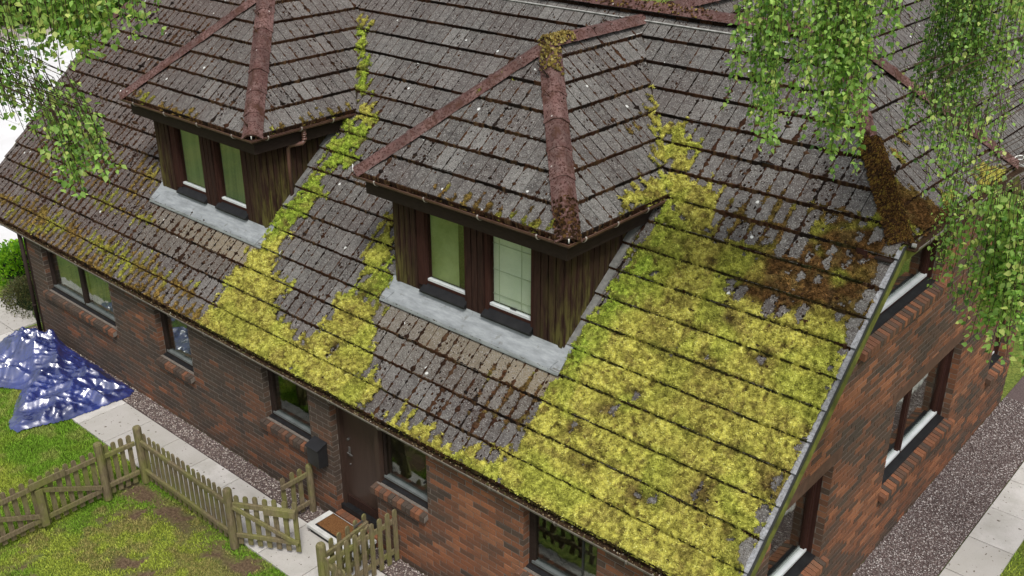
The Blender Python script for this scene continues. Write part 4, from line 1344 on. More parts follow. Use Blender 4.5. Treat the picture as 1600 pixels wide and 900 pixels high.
# shed moss in the dormer gutters
P_, C_ = [], []
for di, (d, f, r, l, dx) in enumerate(dorm):
    for i in range(650):
        t = random.random()
        if t < 0.6: p = (random.uniform(XL + .05, XR - .05) + dx, GF + random.uniform(0.03, 0.10), GZ + random.uniform(-.02, .005))
        else: p = (XR - random.uniform(0.02, 0.10) + dx, random.uniform(GF + .05, roof_y(GZ) - .1), GZ + random.uniform(-.02, .005))
        P_.append(p); C_.append(random.choice([(0.06, 0.03, 0.015), (0.10, 0.05, 0.025), (0.13, 0.075, 0.03), (0.03, 0.02, 0.012), (0.17, 0.13, 0.08)]))
P_ = np.array(P_); n = len(P_)
v, f, c = domes(P_, np.tile((0, 0, 1.0), (n, 1)), np.tile((1.0, 0, 0), (n, 1)), np.tile((0, 1.0, 0), (n, 1)), 0.007 + 0.012 * RS.rand(n), 0.007 + 0.008 * RS.rand(n), 0.006 + 0.010 * RS.rand(n), np.array(C_))
tag(link(np_mesh('gutter_litter', v, f, 'moss', c), 'gutter_litter'), 'clumps of brown shed moss lying in the dormer gutters', 'litter', None, 'stuff')

# ------------------------------------------------------------------ dormer walls and windows
def algae_front(p):
    x, y, z = p
    a = max(0, 1 - (z - 3.05) / 0.75)
    e = max(0, 1 - min(abs(x - WL), abs(x - WR)) / 0.40)
    return min(1, a * 0.95) * min(1, e * 1.0)
def algae_side(p):
    x, y, z = p
    wz = roof_z(y)
    return min(1, max(0, 1 - (z - wz) / 0.55) * 1.0) * (0.95 if y < 1.55 else 0.3)
ZT = GZ - 0.19
ZB = roof_z(WF) - 0.02
def pane_obj(parent, x0, x1, z0, z1, y, back, name='pane'):
    mb = MB(); mb.box((x0, y, z0), (x1, y + 0.006, z1))
    return mb.build('pane', 'glass_clear', parent)
for di, (d, f, r, l, dx) in enumerate(dorm):
    core = MB()
    core.add([(WL + .03, WF + 0.10, ZB), (WR - .03, WF + 0.10, ZB), (WR - .03, WF + 0.10, ZT), (WL + .03, WF + 0.10, ZT)], [(0, 1, 2, 3)]) if False else None
    # side cores
    for xx in (WL + 0.02, WR - 0.03):
        core.add([(xx, WF + .02, roof_z(WF) - .05), (xx + 0.01, WF + .02, roof_z(WF) - .05), (xx + 0.01, roof_y(ZT) + .05, ZT), (xx, roof_y(ZT) + .05, ZT), (xx, WF + .02, ZT), (xx + .01, WF + .02, ZT)],
                 [(0, 3, 4), (1, 5, 2), (0, 4, 5, 1), (0, 1, 2, 3)])
    core.build('cheek_wall', 'underlay', d)
    def board(a, b, z0, z1, y=WF, side=False, xx=None, mat='dormer_timber'):
        mb = MB()
        t = random.uniform(-0.002, 0.002)
        if not side:
            mb.box((a, y - 0.02 + t, z0), (b, y + 0.015, z1))
            mb.build('cladding_board', mat, d, algae=algae_front)
        else:
            za, zb = roof_z(a) + 0.02, roof_z(b) + 0.02
            x_a, x_b = (xx, xx + 0.02 + t) if xx > -3.5 else (xx - 0.02 + t, xx)
            mb.add([(x_a, a, za), (x_b, a, za), (x_b, b, zb), (x_a, b, zb), (x_a, a, ZT), (x_b, a, ZT), (x_b, b, ZT), (x_a, b, ZT)],
                   [(0, 3, 2, 1), (4, 5, 6, 7), (0, 1, 5, 4), (1, 2, 6, 5), (2, 3, 7, 6), (3, 0, 4, 7)])
            mb.build('cladding_board', mat, d, algae=algae_side)
    g_ = 0.016
    def boards(a, b, n, z0=ZB):
        w_ = (b - a) / n
        for i in range(n): board(a + i * w_ + g_ / 2, a + (i + 1) * w_ - g_ / 2, z0, ZT)
    # front: left boards, posts, right boards (u coordinates measured)
    gl = [(-5.87 * K, -5.08 * K), (-4.64 * K, -3.86 * K)]
    boards(WL, -6.03 * K, 4)
    boards(-5.04 * K, -4.70 * K, 3, ZB + .01)
    boards(-3.80 * K, WR, 4)
    # backing behind the front
    mb = MB()
    mb.box((WL + 0.01, WF + 0.015, ZB - .05), (-5.93 * K, WF + 0.06, ZT)); mb.box((-5.08 * K, WF + 0.0155, ZB - .05), (-4.66 * K, WF + 0.06, ZT)); mb.box((-3.86 * K, WF + 0.015, ZB - .05), (WR - 0.01, WF + 0.06, ZT))
    mb.box((-5.93 * K, WF + 0.02, ZB - .05), (-5.08 * K, WF + 0.06, 3.16)); mb.box((-4.66 * K, WF + 0.02, ZB - .05), (-3.86 * K, WF + 0.06, 3.16))
    mb.build('backing', 'underlay', d)
    # cheeks
    y = WF - 0.018
    yend = roof_y(ZT)
    i = 0
    while y < yend - 0.03:
        y2 = min(y + 0.098, yend)
        board(y + g_ / 2, y2 - g_ / 2, 0, 0, side=True, xx=WR)
        board(y + g_ / 2, y2 - g_ / 2, 0, 0, side=True, xx=WL)
        y = y2
    zg0, zg1 = 4.0 * K, ZT
    for wi, (a, b) in enumerate(gl):
        win = MB()
        yy = WF + 0.055
        # timber frame
        win.box((a - 0.13 if wi == 0 else a - 0.045, WF + 0.0, zg0 - 0.10), (a, yy + 0.05, ZT))
        win.box((b, WF + 0.0, zg0 - 0.10), (b + 0.04, yy + 0.05, ZT))
        win.box((a, yy - 0.02, zg1 - 0.03), (b, yy + 0.05, ZT))
        win.box((a, yy - 0.035, zg0 - 0.062), (b, yy + 0.05, zg0 - 0.03))
        wo = win.build('window', 'window_timber', d)
        tag(wo, ['left window of its dormer', 'right window of its dormer'][wi])
        mb = MB(); mb.box((a + 0.004, yy - 0.028, zg0 - 0.028), (b - 0.004, yy + 0.02, zg0 + 0.0))
        # under the frame: window is at dormer level so its pieces are parts of the dormer
        mb.build('window_rail', 'white_rail', d)
        mb = MB()
        mb.add([(a - 0.05, WF - 0.075, zg0 - 0.135), (b + 0.04, WF - 0.075, zg0 - 0.135), (b + 0.04, WF + 0.03, zg0 - 0.062), (a - 0.05, WF + 0.03, zg0 - 0.062),
                (a - 0.05, WF - 0.075, zg0 - 0.158), (b + 0.04, WF - 0.075, zg0 - 0.158), (b + 0.04, WF + 0.03, zg0 - 0.20), (a - 0.05, WF + 0.03, zg0 - 0.20)],
               [(0, 1, 2, 3), (4, 7, 6, 5), (0, 4, 5, 1), (1, 5, 6, 2), (2, 6, 7, 3), (3, 7, 4, 0)])
        mb.build('window_sill', 'black_sill', d)
        pane_obj(d, a, b, zg0, zg1 - 0.03, yy, None)
        # what is behind the glass
        mb = MB(); yb2 = yy + 0.05
        if di == 1:
            mb.box((a, yb2, zg0), (b, yb2 + .004, zg1)); mb.build('obscure_reflect_lining', 'obscure_reflect_lining', d)
        elif wi == 1:
            mb.box((a, yb2, zg0), (b, yb2 + .004, zg1)); mb.build('blind', 'blind_fabric', d)
            mb = MB()
            ww = b - a
            for q in (0.14, 0.66): mb.box((a + ww * q - .003, yb2 - .010, zg0), (a + ww * q + .003, yb2 - .002, zg1 - .03))
            hh = zg1 - zg0
            for q in (0.10, 0.40, 0.72): mb.box((a, yb2 - .011, zg0 + hh * q - .004), (b, yb2 - .003, zg0 + hh * q + .004))
            mb.build('glazing_bar', 'bar_pale', d)
            mb = MB(); mb.box((a + ww * .47, yy - .012, zg0 + 0.012), (a + ww * .60, yy - 0.001, zg0 + 0.028)); mb.build('window_vent', 'black_metal', d)
        else:
            mb.box((a, yb2, zg0), (a + (b - a) * 0.70, yb2 + .004, zg1)); mb.build('blind', 'blind_green_reflect', d)
            mb = MB(); mb.box((a + (b - a) * 0.70, yb2 + .25, zg0 - .1), (b + .1, yb2 + .254, zg1)); mb.build('curtain', 'obscure_reflect_lining', d)
    # dark room behind
    mb = MB(); mb.add([(WL + .05, WF + .75, ZB), (WR - .05, WF + .75, ZB), (WR - .05, WF + .75, ZT), (WL + .05, WF + .75, ZT)], [(0, 1, 2, 3)])
    mb.build('room_wall', 'dark_interior', d)
    # lead apron
    mb = MB()
    s0 = 1.60 * K; L_ = Slope((0, Y0, Z0), (1, 0, 0), (0, CA, SA))
    a, b = WL - 0.10, WR + 0.12; nseg = 30
    prof = [(s0, 0.050), (s0 + 0.012, 0.054), (s0 + 0.09, 0.062)]
    rows = []
    for k in range(nseg + 1):
        u = a + (b - a) * k / nseg
        j = 0.0012 * math.sin(k * 1.7) + random.uniform(-.0006, .0006)
        row = [L_.w(u, s0 + random.uniform(-.0015, .0015), 0.036), L_.w(u, s0, 0.040 + j), L_.w(u, s0 + 0.10, 0.050 + j)]
        cl = min(max(u, WL), WR)
        row += [Vector((u, WF - 0.035, roof_z(WF - 0.035) + 0.045 + j)), Vector((u, WF - 0.022, roof_z(WF) + 0.050)) if WL <= u <= WR else Vector((u, WF + 0.03, roof_z(WF + .03) + 0.055))]
        rows.append(row)
    vs = [q for row in rows for q in row]; m_ = 5; fs = []
    for k in range(nseg):
        for q in range(m_ - 1):
            fs.append((k * m_ + q, (k + 1) * m_ + q, (k + 1) * m_ + q + 1, k * m_ + q + 1))
    mb.add(vs, fs); mb.build('lead_apron', 'lead_sheet', d, True)
    mb = MB()
    for u, sg in ((WL + 0.02, 1), (WR + 0.0, 1)):
        mb.sweep([(-0.004, 0), (0.004, 0), (0.004, 0.006), (-0.004, 0.006)], L_.w(u - .03, s0 + 0.01, 0.047), L_.w(u + .04, s0 + 0.16, 0.056), (1, 0, 0), L_.N)
    mb.sweep([(-0.003, 0), (0.003, 0), (0.003, 0.004), (-0.003, 0.004)], L_.w(a, s0 + 0.045, 0.046), L_.w(b, s0 + 0.045, 0.046), L_.V, L_.N)
    mb.build('lead_seam', 'lead_sheet', d)
    # slate soakers up the cheeks, one per course
    k = 4
    while True:
        v0 = VM + k * GAUGE; v1 = v0 + GAUGE + 0.015
        if MAIN.w(0, v1).y > roof_y(ZT) + 0.1: break
        for sgn, xx in ((1, WR + 0.025), (-1, WL - 0.115)):
            mb = MB()
            t0 = TILE_N + 0.014; t1 = 0.016
            a, b = xx, xx + 0.09
            P = [MAIN.w(a, v0, t0), MAIN.w(b, v0, t0), MAIN.w(b, v1, t1), MAIN.w(a, v1, t1)]
            Q = [p - MAIN.N * 0.012 for p in P]
            mb.add(P + Q, [(0, 1, 2, 3), (0, 4, 5, 1), (1, 5, 6, 2), (3, 2, 6, 7), (0, 3, 7, 4)])
            mb.build('flashing', 'flashing_slate', d)
        k += 1
    # white clip at the foot of the front hip and the gutter ends
    mb = MB(); mb.tube([(XR - .045, GF + .045, GZ + .06), (XR - .035, GF + .035, GZ + .085), (XR - .028, GF + .028, GZ + .05), (XR - .03, GF + .03, GZ + .01)], 0.008, 6)
    mb.build('hip_clip', 'white_clip', d, True)
    mb = MB(); mb.tube([(XL - .01, GF + .03, GZ + .03), (XL - .03, GF + .05, GZ + .08), (XL - .07, GF + .08, GZ + .09), (XL - .10, GF + .12, GZ + .06)], 0.006, 6)
    mb.build('hip_clip', 'white_clip', d, True)

# gutter outlet and downpipe on the farther dormer cheek
d = dorm[1][0]
mb = MB(); xo = XR - GR; yo = 1.93 * K + 0.10
for k in range(5):
    mb.tube([(xo, yo, GZ - .04 - k * .032), (xo, yo, GZ - .066 - k * .032)], 0.036 if k % 2 == 0 else 0.031, 12)
mb.tube([(xo, yo, GZ - 0.20), (xo - .03, yo - .02, GZ - .245), (WR + .09, yo - .14, GZ - 0.27), (WR + .062, yo - .165, GZ - 0.31), (WR + .062, yo - .165, 4.12 * K)], 0.030, 12)
mb.tube([(WR + .062, yo - .165, 4.16 * K), (WR + .062, yo - .165, 4.12 * K)], 0.037, 12)
mb.build('downpipe', 'gutter_brown', d, True)

# ------------------------------------------------------------------ brick walls
BL, BH, MJ = 0.2255, 0.0752, 0.011
NX0 = -16.46 * K
front_open = [(-15.78 * K, -13.10 * K, 1.20 * K + .0, 2.6), (-11.55 * K, -10.47 * K, 1.20 * K, 2.6), (-8.38 * K, -7.20 * K, 1.20 * K, 2.6), (-6.68 * K, -5.70 * K, 0.0, 2.6), (-5.70 * K, -4.60 * K, 1.20 * K, 2.6), (-2.82 * K, -1.64 * K, 1.20 * K, 2.6)]
side_open = [(1.0, 2.79 * K, 1.18 * K, 2.69 * K), (4.73 * K, 7.36 * K, 1.18 * K, 2.70 * K), (3.10 * K, 5.58 * K, 4.27 * K, 5.50 * K), (9.22 * K, 10.1 * K, 1.18 * K, 2.70 * K)]
def cut(a, b, z0, z1, ops):
    seg = [(a, b)]
    for x0, x1, o0, o1 in ops:
        if z1 <= o0 + 1e-4 or z0 >= o1 - 1e-4: continue
        nx = []
        for p, q in seg:
            if q <= x0 or p >= x1: nx.append((p, q)); continue
            if p < x0: nx.append((p, x0))
            if q > x1: nx.append((x1, q))
        seg = nx
    return seg
cores = {'front': MB(), 'side': MB()}
brick_list = []    # (axis, a, b, z0, z1, rnd)
def brnd(a, z):
    n = fbm(np.array([a * 1.6 + 40]), np.array([z * 3.1]), 3)[0]
    return min(1, max(0, 0.46 + (n - 0.5) * 1.1 + random.triangular(-0.46, 0.46, 0) - (0.24 if a < -7.5 else (-0.06 if a > -5 else 0.06))))  # darker at the left front: shade under the eaves put into brick tone
def wall(which, A, B, ztop, ops, limit=None):
    nz = int(ztop / BH) + 1
    for k in range(nz):
        z0 = k * BH; z1 = z0 + BH
        a_, b_ = A, B
        if limit:
            a_, b_ = limit(z1, A, B)
            if b_ - a_ < 0.05: continue
        for p, q in cut(a_, b_, z0, z1, ops):
            if which == 'front': cores['front'].box((p, 0.006, z0), (q, 0.10, z1))
            else: cores['side'].box((-0.10, p, z0), (-0.006, q, z1))
            off = (BL / 2 if k % 2 else 0)
            i = math.floor((p - off) / BL)
            while off + i * BL < q:
                x0 = max(p, off + i * BL + MJ / 2); x1 = min(q, off + (i + 1) * BL - MJ / 2)
                if x1 - x0 > 0.03: brick_list.append((which, x0, x1, z0 + MJ / 2, z1 - MJ / 2, brnd(x0, z0)))
                i += 1
wall('front', NX0, -0.004, HE + 0.02, front_open)
def glimit(z, A, B):
    if z < HE: return A, B
    y = roof_y(z + 0.06)
    return max(A, y), min(B, 2 * YR - y)
wall('side', 0.004, 2 * YR, ZH - 0.02, side_open, glimit)
fw = cores['front'].build('front_wall', 'mortar', house)
gw = cores['side'].build('gable_wall', 'mortar', house)
# inner leaf so that reveals are deep
def reveal(mb, which, a, b, z0, z1, depth=0.30):
    if which == 'front':
        for q in ((a - 0.012, a), (b, b + 0.012)): mb = MB(); mb.box((q[0], 0.10, z0 - .02), (q[1], depth, z1)); mb.build('reveal', 'window_timber', house)
    else:
        for q in ((a - 0.012, a), (b, b + 0.012)): mb = MB(); mb.box((-depth, q[0], z0 - .02), (-0.10, q[1], z1)); mb.build('reveal', 'window_timber', house)
sc_b = []
for i, (wh, a, b, z0, z1, rr) in enumerate(brick_list):
    pts = [(a, 0, z0), (b, 0, z0), (b, 0, z1), (a, 0, z1)] if wh == 'front' else [(0, a, z0), (0, b, z0), (0, b, z1), (0, a, z1)]
    ar, c = quad_area(pts)
    if c is None or not (0 < c[0] < 1600 and 0 < c[1] < 900) or b - a < BL * 0.9: ar = 0
    elif wh == 'front' and z1 > 1.62 and c[0] > 0:
        # behind the eaves?
        ar *= 0.3
    sc_b.append((ar, i))
sc_b.sort(reverse=True)
chosen_b = set(i for a, i in sc_b[:300])
restb = MB()
bmesh_cache = {}
def brick_mesh(wh, L, k):
    key = (wh, round(L, 3), k)
    if key not in bmesh_cache:
        mb = MB(); h = BH - MJ; c = 0.003
        if wh == 'front':
            V = [(0, 0.03, 0), (L, 0.03, 0), (L, 0.03, h), (0, 0.03, h), (0, c, 0), (L, c, 0), (L, c, h), (0, c, h), (c, 0, c), (L - c, 0, c), (L - c, 0, h - c), (c, 0, h - c)]
        else:
            V = [(-0.03, 0, 0), (-0.03, L, 0), (-0.03, L, h), (-0.03, 0, h), (-c, 0, 0), (-c, L, 0), (-c, L, h), (-c, 0, h), (0, c, c), (0, L - c, c), (0, L - c, h - c), (0, c, h - c)]
        F = [(8, 9, 10, 11)]
        for s_ in (0, 4):
            for q in range(4):
                q2 = (q + 1) % 4
                F.append((s_ + q, s_ + q2, s_ + 4 + q2, s_ + 4 + q))
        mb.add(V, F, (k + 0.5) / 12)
        o = mb.build('brick', 'brick_face'); me = o.data; bpy.data.objects.remove(o)
        bmesh_cache[key] = me
    return bmesh_cache[key]
for i, (wh, a, b, z0, z1, rr) in enumerate(brick_list):
    jt = random.uniform(-0.0025, 0.0015)
    if i in chosen_b:
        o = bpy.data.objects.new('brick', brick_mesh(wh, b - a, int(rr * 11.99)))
        col.objects.link(o); o.parent = fw if wh == 'front' else gw
        o.location = (a, jt, z0) if wh == 'front' else (-jt, a, z0)
    else:
        h = z1 - z0; L = b - a; c = 0.003
        if wh == 'front':
            V = [(a, 0.03, z0), (b, 0.03, z0), (b, 0.03, z1), (a, 0.03, z1), (a + c, jt, z0 + c), (b - c, jt, z0 + c), (b - c, jt, z1 - c), (a + c, jt, z1 - c)]
        else:
            V = [(-0.03, a, z0), (-0.03, b, z0), (-0.03, b, z1), (-0.03, a, z1), (-jt, a + c, z0 + c), (-jt, b - c, z0 + c), (-jt, b - c, z1 - c), (-jt, a + c, z1 - c)]
        F = [(4, 5, 6, 7)] + [(q, (q + 1) % 4, 4 + (q + 1) % 4, 4 + q) for q in range(4)]
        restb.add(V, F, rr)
tag(restb.build('brickwork', 'brick_face', house), kind='stuff')
# reveals in brick, inner dark shell and floor of rooms
rv = MB(); rb = MB()
for a, b, z0, z1 in front_open:
    reveal(rv, 'front', a, b, z0, min(z1, HE), 0.20)
    z = z0 + BH * 0.0
    kk = 0
    while z < HE - 0.1:
        w_ = 0.10 if kk % 2 else 0.085
        for q, sg in ((a, 1), (b, -1)):
            if (q == -5.70 * K): continue
            rb.box((min(q, q + sg * 0.003), 0.004, z + MJ / 2), (max(q, q + sg * 0.003), w_, z + BH - MJ / 2), brnd(q, z))
        z += BH; kk += 1
for a, b, z0, z1 in side_open:
    reveal(rv, 'side', a, b, z0, z1, 0.20)
    z = z0; kk = 0
    while z < z1 - 0.05:
        w_ = 0.10 if kk % 2 else 0.085
        for q, sg in ((a, 1), (b, -1)):
            rb.box((-w_, min(q, q + sg * 0.003), z + MJ / 2), (-0.004, max(q, q + sg * 0.003), z + BH - MJ / 2), brnd(q, z))
        z += BH; kk += 1
tag(rb.build('reveal_bricks', 'brick_face', house), kind='stuff')
mb = MB()
mb.box((NX0 + .05, 1.6, -0.02), (-1.6, 1.62, HE)); mb.prism([Vector((-1.62, .12, 0)), Vector((-1.62, 2 * YR - .12, 0)), Vector((-1.62, 2 * YR - .12, 1.7)), Vector((-1.62, yfr - .1, ZH - .35)), Vector((-1.62, YF + .1, ZH - .35)), Vector((-1.62, .12, 1.7))], (.02, 0, 0)); mb.box((NX0 + .1, .105, -.05), (-.105, 2 * YR - .1, -.02))
mb.box((NX0 - .0, 0.1, -0.02), (NX0 + .1, 2 * YR, HE - .02)); mb.box((NX0 + .05, 2 * YR - 0.1, -0.02), (-.02, 2 * YR, HE + .1))
mb.build('inner_walls', 'dark_interior', house)

# ---- soldier brick sills
def sill_bricks(parent, which, a, b, z, out=0.075, pitch=0.0765, ext=0.0):
    n = max(1, round((b - a) / pitch)); w_ = (b - a) / n
    for i in range(n):
        mb = MB(); x0 = a + i * w_ + 0.006; x1 = a + (i + 1) * w_ - 0.006
        jz = random.uniform(-.002, .002)
        prof = [(0.10, z + 0.008), (-out, z - 0.040), (-out - 0.0, z - 0.120), (-0.002, z - 0.10), (0.10, z - 0.06)]
        if which == 'front': A = [Vector((x0, p, q + jz)) for p, q in prof]; dvec = (x1 - x0, 0, 0)
        else: A = [Vector((-p, x0, q + jz)) for p, q in prof][::-1]; dvec = (0, x1 - x0, 0)
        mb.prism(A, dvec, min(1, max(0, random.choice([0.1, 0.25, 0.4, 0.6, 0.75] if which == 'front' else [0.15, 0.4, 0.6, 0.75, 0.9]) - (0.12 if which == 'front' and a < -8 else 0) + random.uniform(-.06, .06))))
        mb.build('sill_brick', 'brick_face', parent)
def bed(parent, which, a, b, z, out=0.064):
    mb = MB()
    prof = [(0.10, z - 0.002), (-out, z - 0.050), (-out, z - 0.120), (0.0, z - 0.10), (0.10, z - 0.06)]
    if which == 'front': mb.prism([Vector((a, p, q)) for p, q in prof], (b - a, 0, 0))
    else: mb.prism([Vector((-p, a, q)) for p, q in prof][::-1], (0, b - a, 0))
    mb.build('mortar_bed', 'mortar', parent)

# ---- windows
def frame(which, a, b, z0, z1, split=None, depth=0.10, rail='grey_rail', lab=None, mat='window_timber', inner=None, curtain=None):
    """timber window in an opening; returns the part"""
    def bx(mb, x0, x1, y0, y1, q0, q1):
        if which == 'front': mb.box((x0, y0, q0), (x1, y1, q1))
        else: mb.box((-y1, x0, q0), (-y0, x1, q1))
    mb = MB(); t = 0.05; y0 = depth; y1 = depth + 0.07
    bx(mb, a, a + t, y0, y1, z0, z1); bx(mb, b - t, b, y0, y1, z0, z1)
    bx(mb, a + t, b - t, y0, y1, z1 - t, z1); bx(mb, a + t, b - t, y0 - 0.004, y1, z0, z0 + 0.045)
    lights = [(a + t, b - t)]
    if split:
        m = a + (b - a) * split
        bx(mb, m - 0.03, m + 0.03, y0, y1, z0 + .045, z1 - t); lights = [(a + t, m - 0.03), (m + 0.03, b - t)]
    wo = mb.build('window', mat, house)
    if lab: wo['label'] = lab
    for (p, q) in lights:
        s_ = 0.028
        mb = MB(); bx(mb, p, p + s_, y0 + .006, y1 - .01, z0 + .045, z1 - t); bx(mb, q - s_, q, y0 + .006, y1 - .01, z0 + .045, z1 - t); bx(mb, p + s_, q - s_, y0 + .006, y1 - .01, z1 - t - s_, z1 - t)
        mb.build('sash', mat, wo)
        mb = MB(); bx(mb, p - 0.004, q + 0.004, y0 - 0.010, y1 - .02, z0 + .048, z0 + .078)
        mb.build('bottom_rail', rail, wo)
        mb = MB(); bx(mb, p + s_, q - s_, y0 + .03, y0 + .036, z0 + .085, z1 - t - s_)
        mb.build('pane', 'glass_clear', wo)
        if curtain:
            mb = MB(); n = 14; w_ = (q - p)
            for i in range(n):
                xa = p + w_ * i / n; xb = p + w_ * (i + 1) / n; ya = y1 + .05 + (0.03 if i % 2 else 0); yb_ = y1 + .05 + (0 if i % 2 else 0.03)
                if which == 'front': mb.add([(xa, ya, z0), (xb, yb_, z0), (xb, yb_, z1), (xa, ya, z1)], [(0, 1, 2, 3)])
                else: mb.add([(-ya, xa, z0), (-yb_, xb, z0), (-yb_, xb, z1), (-ya, xa, z1)], [(0, 1, 2, 3)])
            mb.build('curtain', curtain, wo)
    mb = MB()      # black weather sill in front of the frame
    P = [(depth + 0.02, z0 + .022), (0.045, z0 + .008), (0.045, z0 - .012), (depth + .02, z0 - .012)]
    if which == 'front': mb.prism([Vector((a + .002, p, q)) for p, q in P], (b - a - .004, 0, 0))
    else: mb.prism([Vector((-p, a + .002, q)) for p, q in P][::-1], (0, b - a - .004, 0))
    mb.build('weather_sill', 'black_sill', wo)
    return wo
FL = ['left two light front window beside the house corner', 'small square front window above the tarp end', 'front window beside the black letterbox', None, 'front window joined to the front door', 'front window nearest the right verge']
for i, (a, b, z0, z1) in enumerate(front_open):
    if i == 3: continue
    wo = frame('front', a, b, z0, HE - 0.03, 0.5 if i == 0 else None, 0.10 if i else 0.09, 'grey_rail', FL[i], 'fascia_brown', curtain='obscure_reflect_lining' if i in (0,) else ('curtain_grey' if i == 1 else None))
    ex0 = a - (0.10 if i in (0,) else (0.06 if i in (2,5) else 0.02)); 
    if i == 4: ex0 = a - 0.03
    bed(wo, 'front', ex0 + .003, b + 0.0, z0)
    sill_bricks(wo, 'front', ex0, b + 0.0, z0, pitch=0.0765 if i < 2 else 0.0765)
SL = ['ground floor gable window nearest the front verge', 'wide two light gable window over the gravel', 'upper gable window tucked under the half hip eaves', 'far gable window half hidden by birch leaves']
for i, (a, b, z0, z1) in enumerate(side_open):
    wo = frame('side', a, b, z0, z1, 0.42 if i == 1 else None, 0.15, 'white_rail', SL[i], 'window_timber')
    bed(wo, 'side', a, b + .05, z0)
    sill_bricks(wo, 'side', a - (0.1 if i == 2 else 0.05), b + 0.10, z0)
    if i < 2:
        mb = MB(); mb.box((-0.10, a - 0.15, z1), (0.003, b + 0.16, z1 + 0.165)); mb.build('lintel', 'lintel_stone', wo)
# door
a, b = -6.68 * K, -5.70 * K
mb = MB(); mb.box((a + .05, 0.16, 0.24), (b - .02, 0.20, HE + 0.02)); do = mb.build('door', 'door_brown', house)
tag(do, 'dark brown front door with a silver lever handle')
mb = MB(); mb.box((a, 0.10, 0.15), (a + .05, 0.22, HE)); mb.box((b - .02, 0.03, 0.15), (b + 0.05, 0.22, HE)); mb.build('frame', 'door_brown', do)
mb = MB(); mb.box((a + .05, 0.135, 0.24), (b - .02, 0.16, 0.36)); mb.build('weather_board', 'dormer_timber', do)
mb = MB(); mb.box((a + .0, 0.06, 0.16), (b, 0.20, 0.235)); mb.build('threshold', 'black_sill', do)
mb = MB(); mb.tube([(a + .14, 0.16, 1.05), (a + .14, 0.12, 1.05), (a + .24, 0.115, 1.05)], 0.009, 8); mb.box((a + .125, 0.15, 0.98), (a + .155, 0.16, 1.12)); mb.build('handle', 'silver', do, False)
mb = MB(); mb.tube([(a + .14, 0.16, 1.24), (a + .14, 0.135, 1.24)], 0.018, 10); mb.build('lock', 'silver', do)
mb = MB(); mb.tube([(a + .14, 0.16, .86), (a + .14, 0.145, .86)], 0.012, 10); mb.build('keyhole', 'silver', do)
for i in range(9):
    mb = MB(); mb.bbox((a + i * 0.0893 + .003, -0.045, 0.0), (a + (i + 1) * .0893 - .003, 0.06, 0.155), 0.004, random.uniform(.5, .9)); mb.build('doorstep_brick', 'brick_face', do)

# gutter downpipe at the left corner
mb = MB(); xd = NX0 - 0.03
mb.tube([(xd, -0.055, HE - .04), (xd, -0.055, 0.02)], 0.034, 12)
mb.tube([(xd, -0.055, 0.55), (xd, -0.055, 0.52)], 0.04, 12)
mb.build('downpipe', 'gutter_weathered' if False else 'fascia_brown', house, True)
mb = MB(); mb.box((NX0 - .004, -.012, 0), (NX0 + .05, -.0, HE)); mb.build('corner_board', 'fascia_brown', house)

# porch post side: gable on the left end, simple wall
mb = MB()
mb.prism([Vector((NX0 - .0, 0.1, 0)), Vector((NX0 - .0, 2 * YR, 0)), Vector((NX0 - .0, 2 * YR, HE)), Vector((NX0 - .0, yfr, ZH)), Vector((NX0 - .0, YF, ZH)), Vector((NX0 - .0, 0.1, HE))], (0.02, 0, 0))
mb.build('end_wall', 'brick_face', house)

# ------------------------------------------------------------------ verge: bargeboards and slate undercloak
def verge(slope, u, v0, v1, outw, name='bargeboard'):
    mb = MB()
    a = slope.w(u, v0, -0.145); b = slope.w(u, v1, -0.145)
    P = [slope.w(u, v0, -0.17), slope.w(u, v1, -0.17), slope.w(u, v1, -0.003), slope.w(u, v0, -0.003)]
    mb.prism(P, Vector(outw) * 0.026)
    mb.build(name, 'board_mossy', house)
verge(MAIN, VX + 0.004, -0.03, SF + 0.02, (1, 0, 0))
verge(REAR, -VX - 0.004, -0.03, SF + 0.02, (1, 0, 0))
verge(MAIN, LX - 0.03, -0.03, SF + 0.02, (1, 0, 0))
k = 0
while VM + k * GAUGE < SF:
    v0 = VM + k * GAUGE; v1 = min(v0 + GAUGE + .01, SF)
    mb = MB(); t0, t1 = TILE_N + 0.004, 0.006
    jit = random.uniform(-.006, .006)
    P = [MAIN.w(VX - 0.022 + jit, v0 - .004, t0), MAIN.w(VX + 0.034 + jit, v0 - .004, t0 - .002), MAIN.w(VX + 0.034 + jit, v1, t1 - .002), MAIN.w(VX - 0.022 + jit, v1, t1)]
    Q = [p - MAIN.N * 0.02 for p in P]
    mb.add(P + Q, [(0, 1, 2, 3), (0, 4, 5, 1), (1, 5, 6, 2), (3, 2, 6, 7), (0, 3, 7, 4)])
    mb.build('verge_slate', 'verge_slate', house)
    k += 1
mb = MB(); mb.sweep([(0, -0.01), (0.012, -0.01), (0.012, 0.035), (0, 0.035)], MAIN.w(VX + 0.036, -.02), MAIN.w(VX + 0.036, SF), (1, 0, 0), MAIN.N); mb.build('verge_trim', 'black_metal', house)
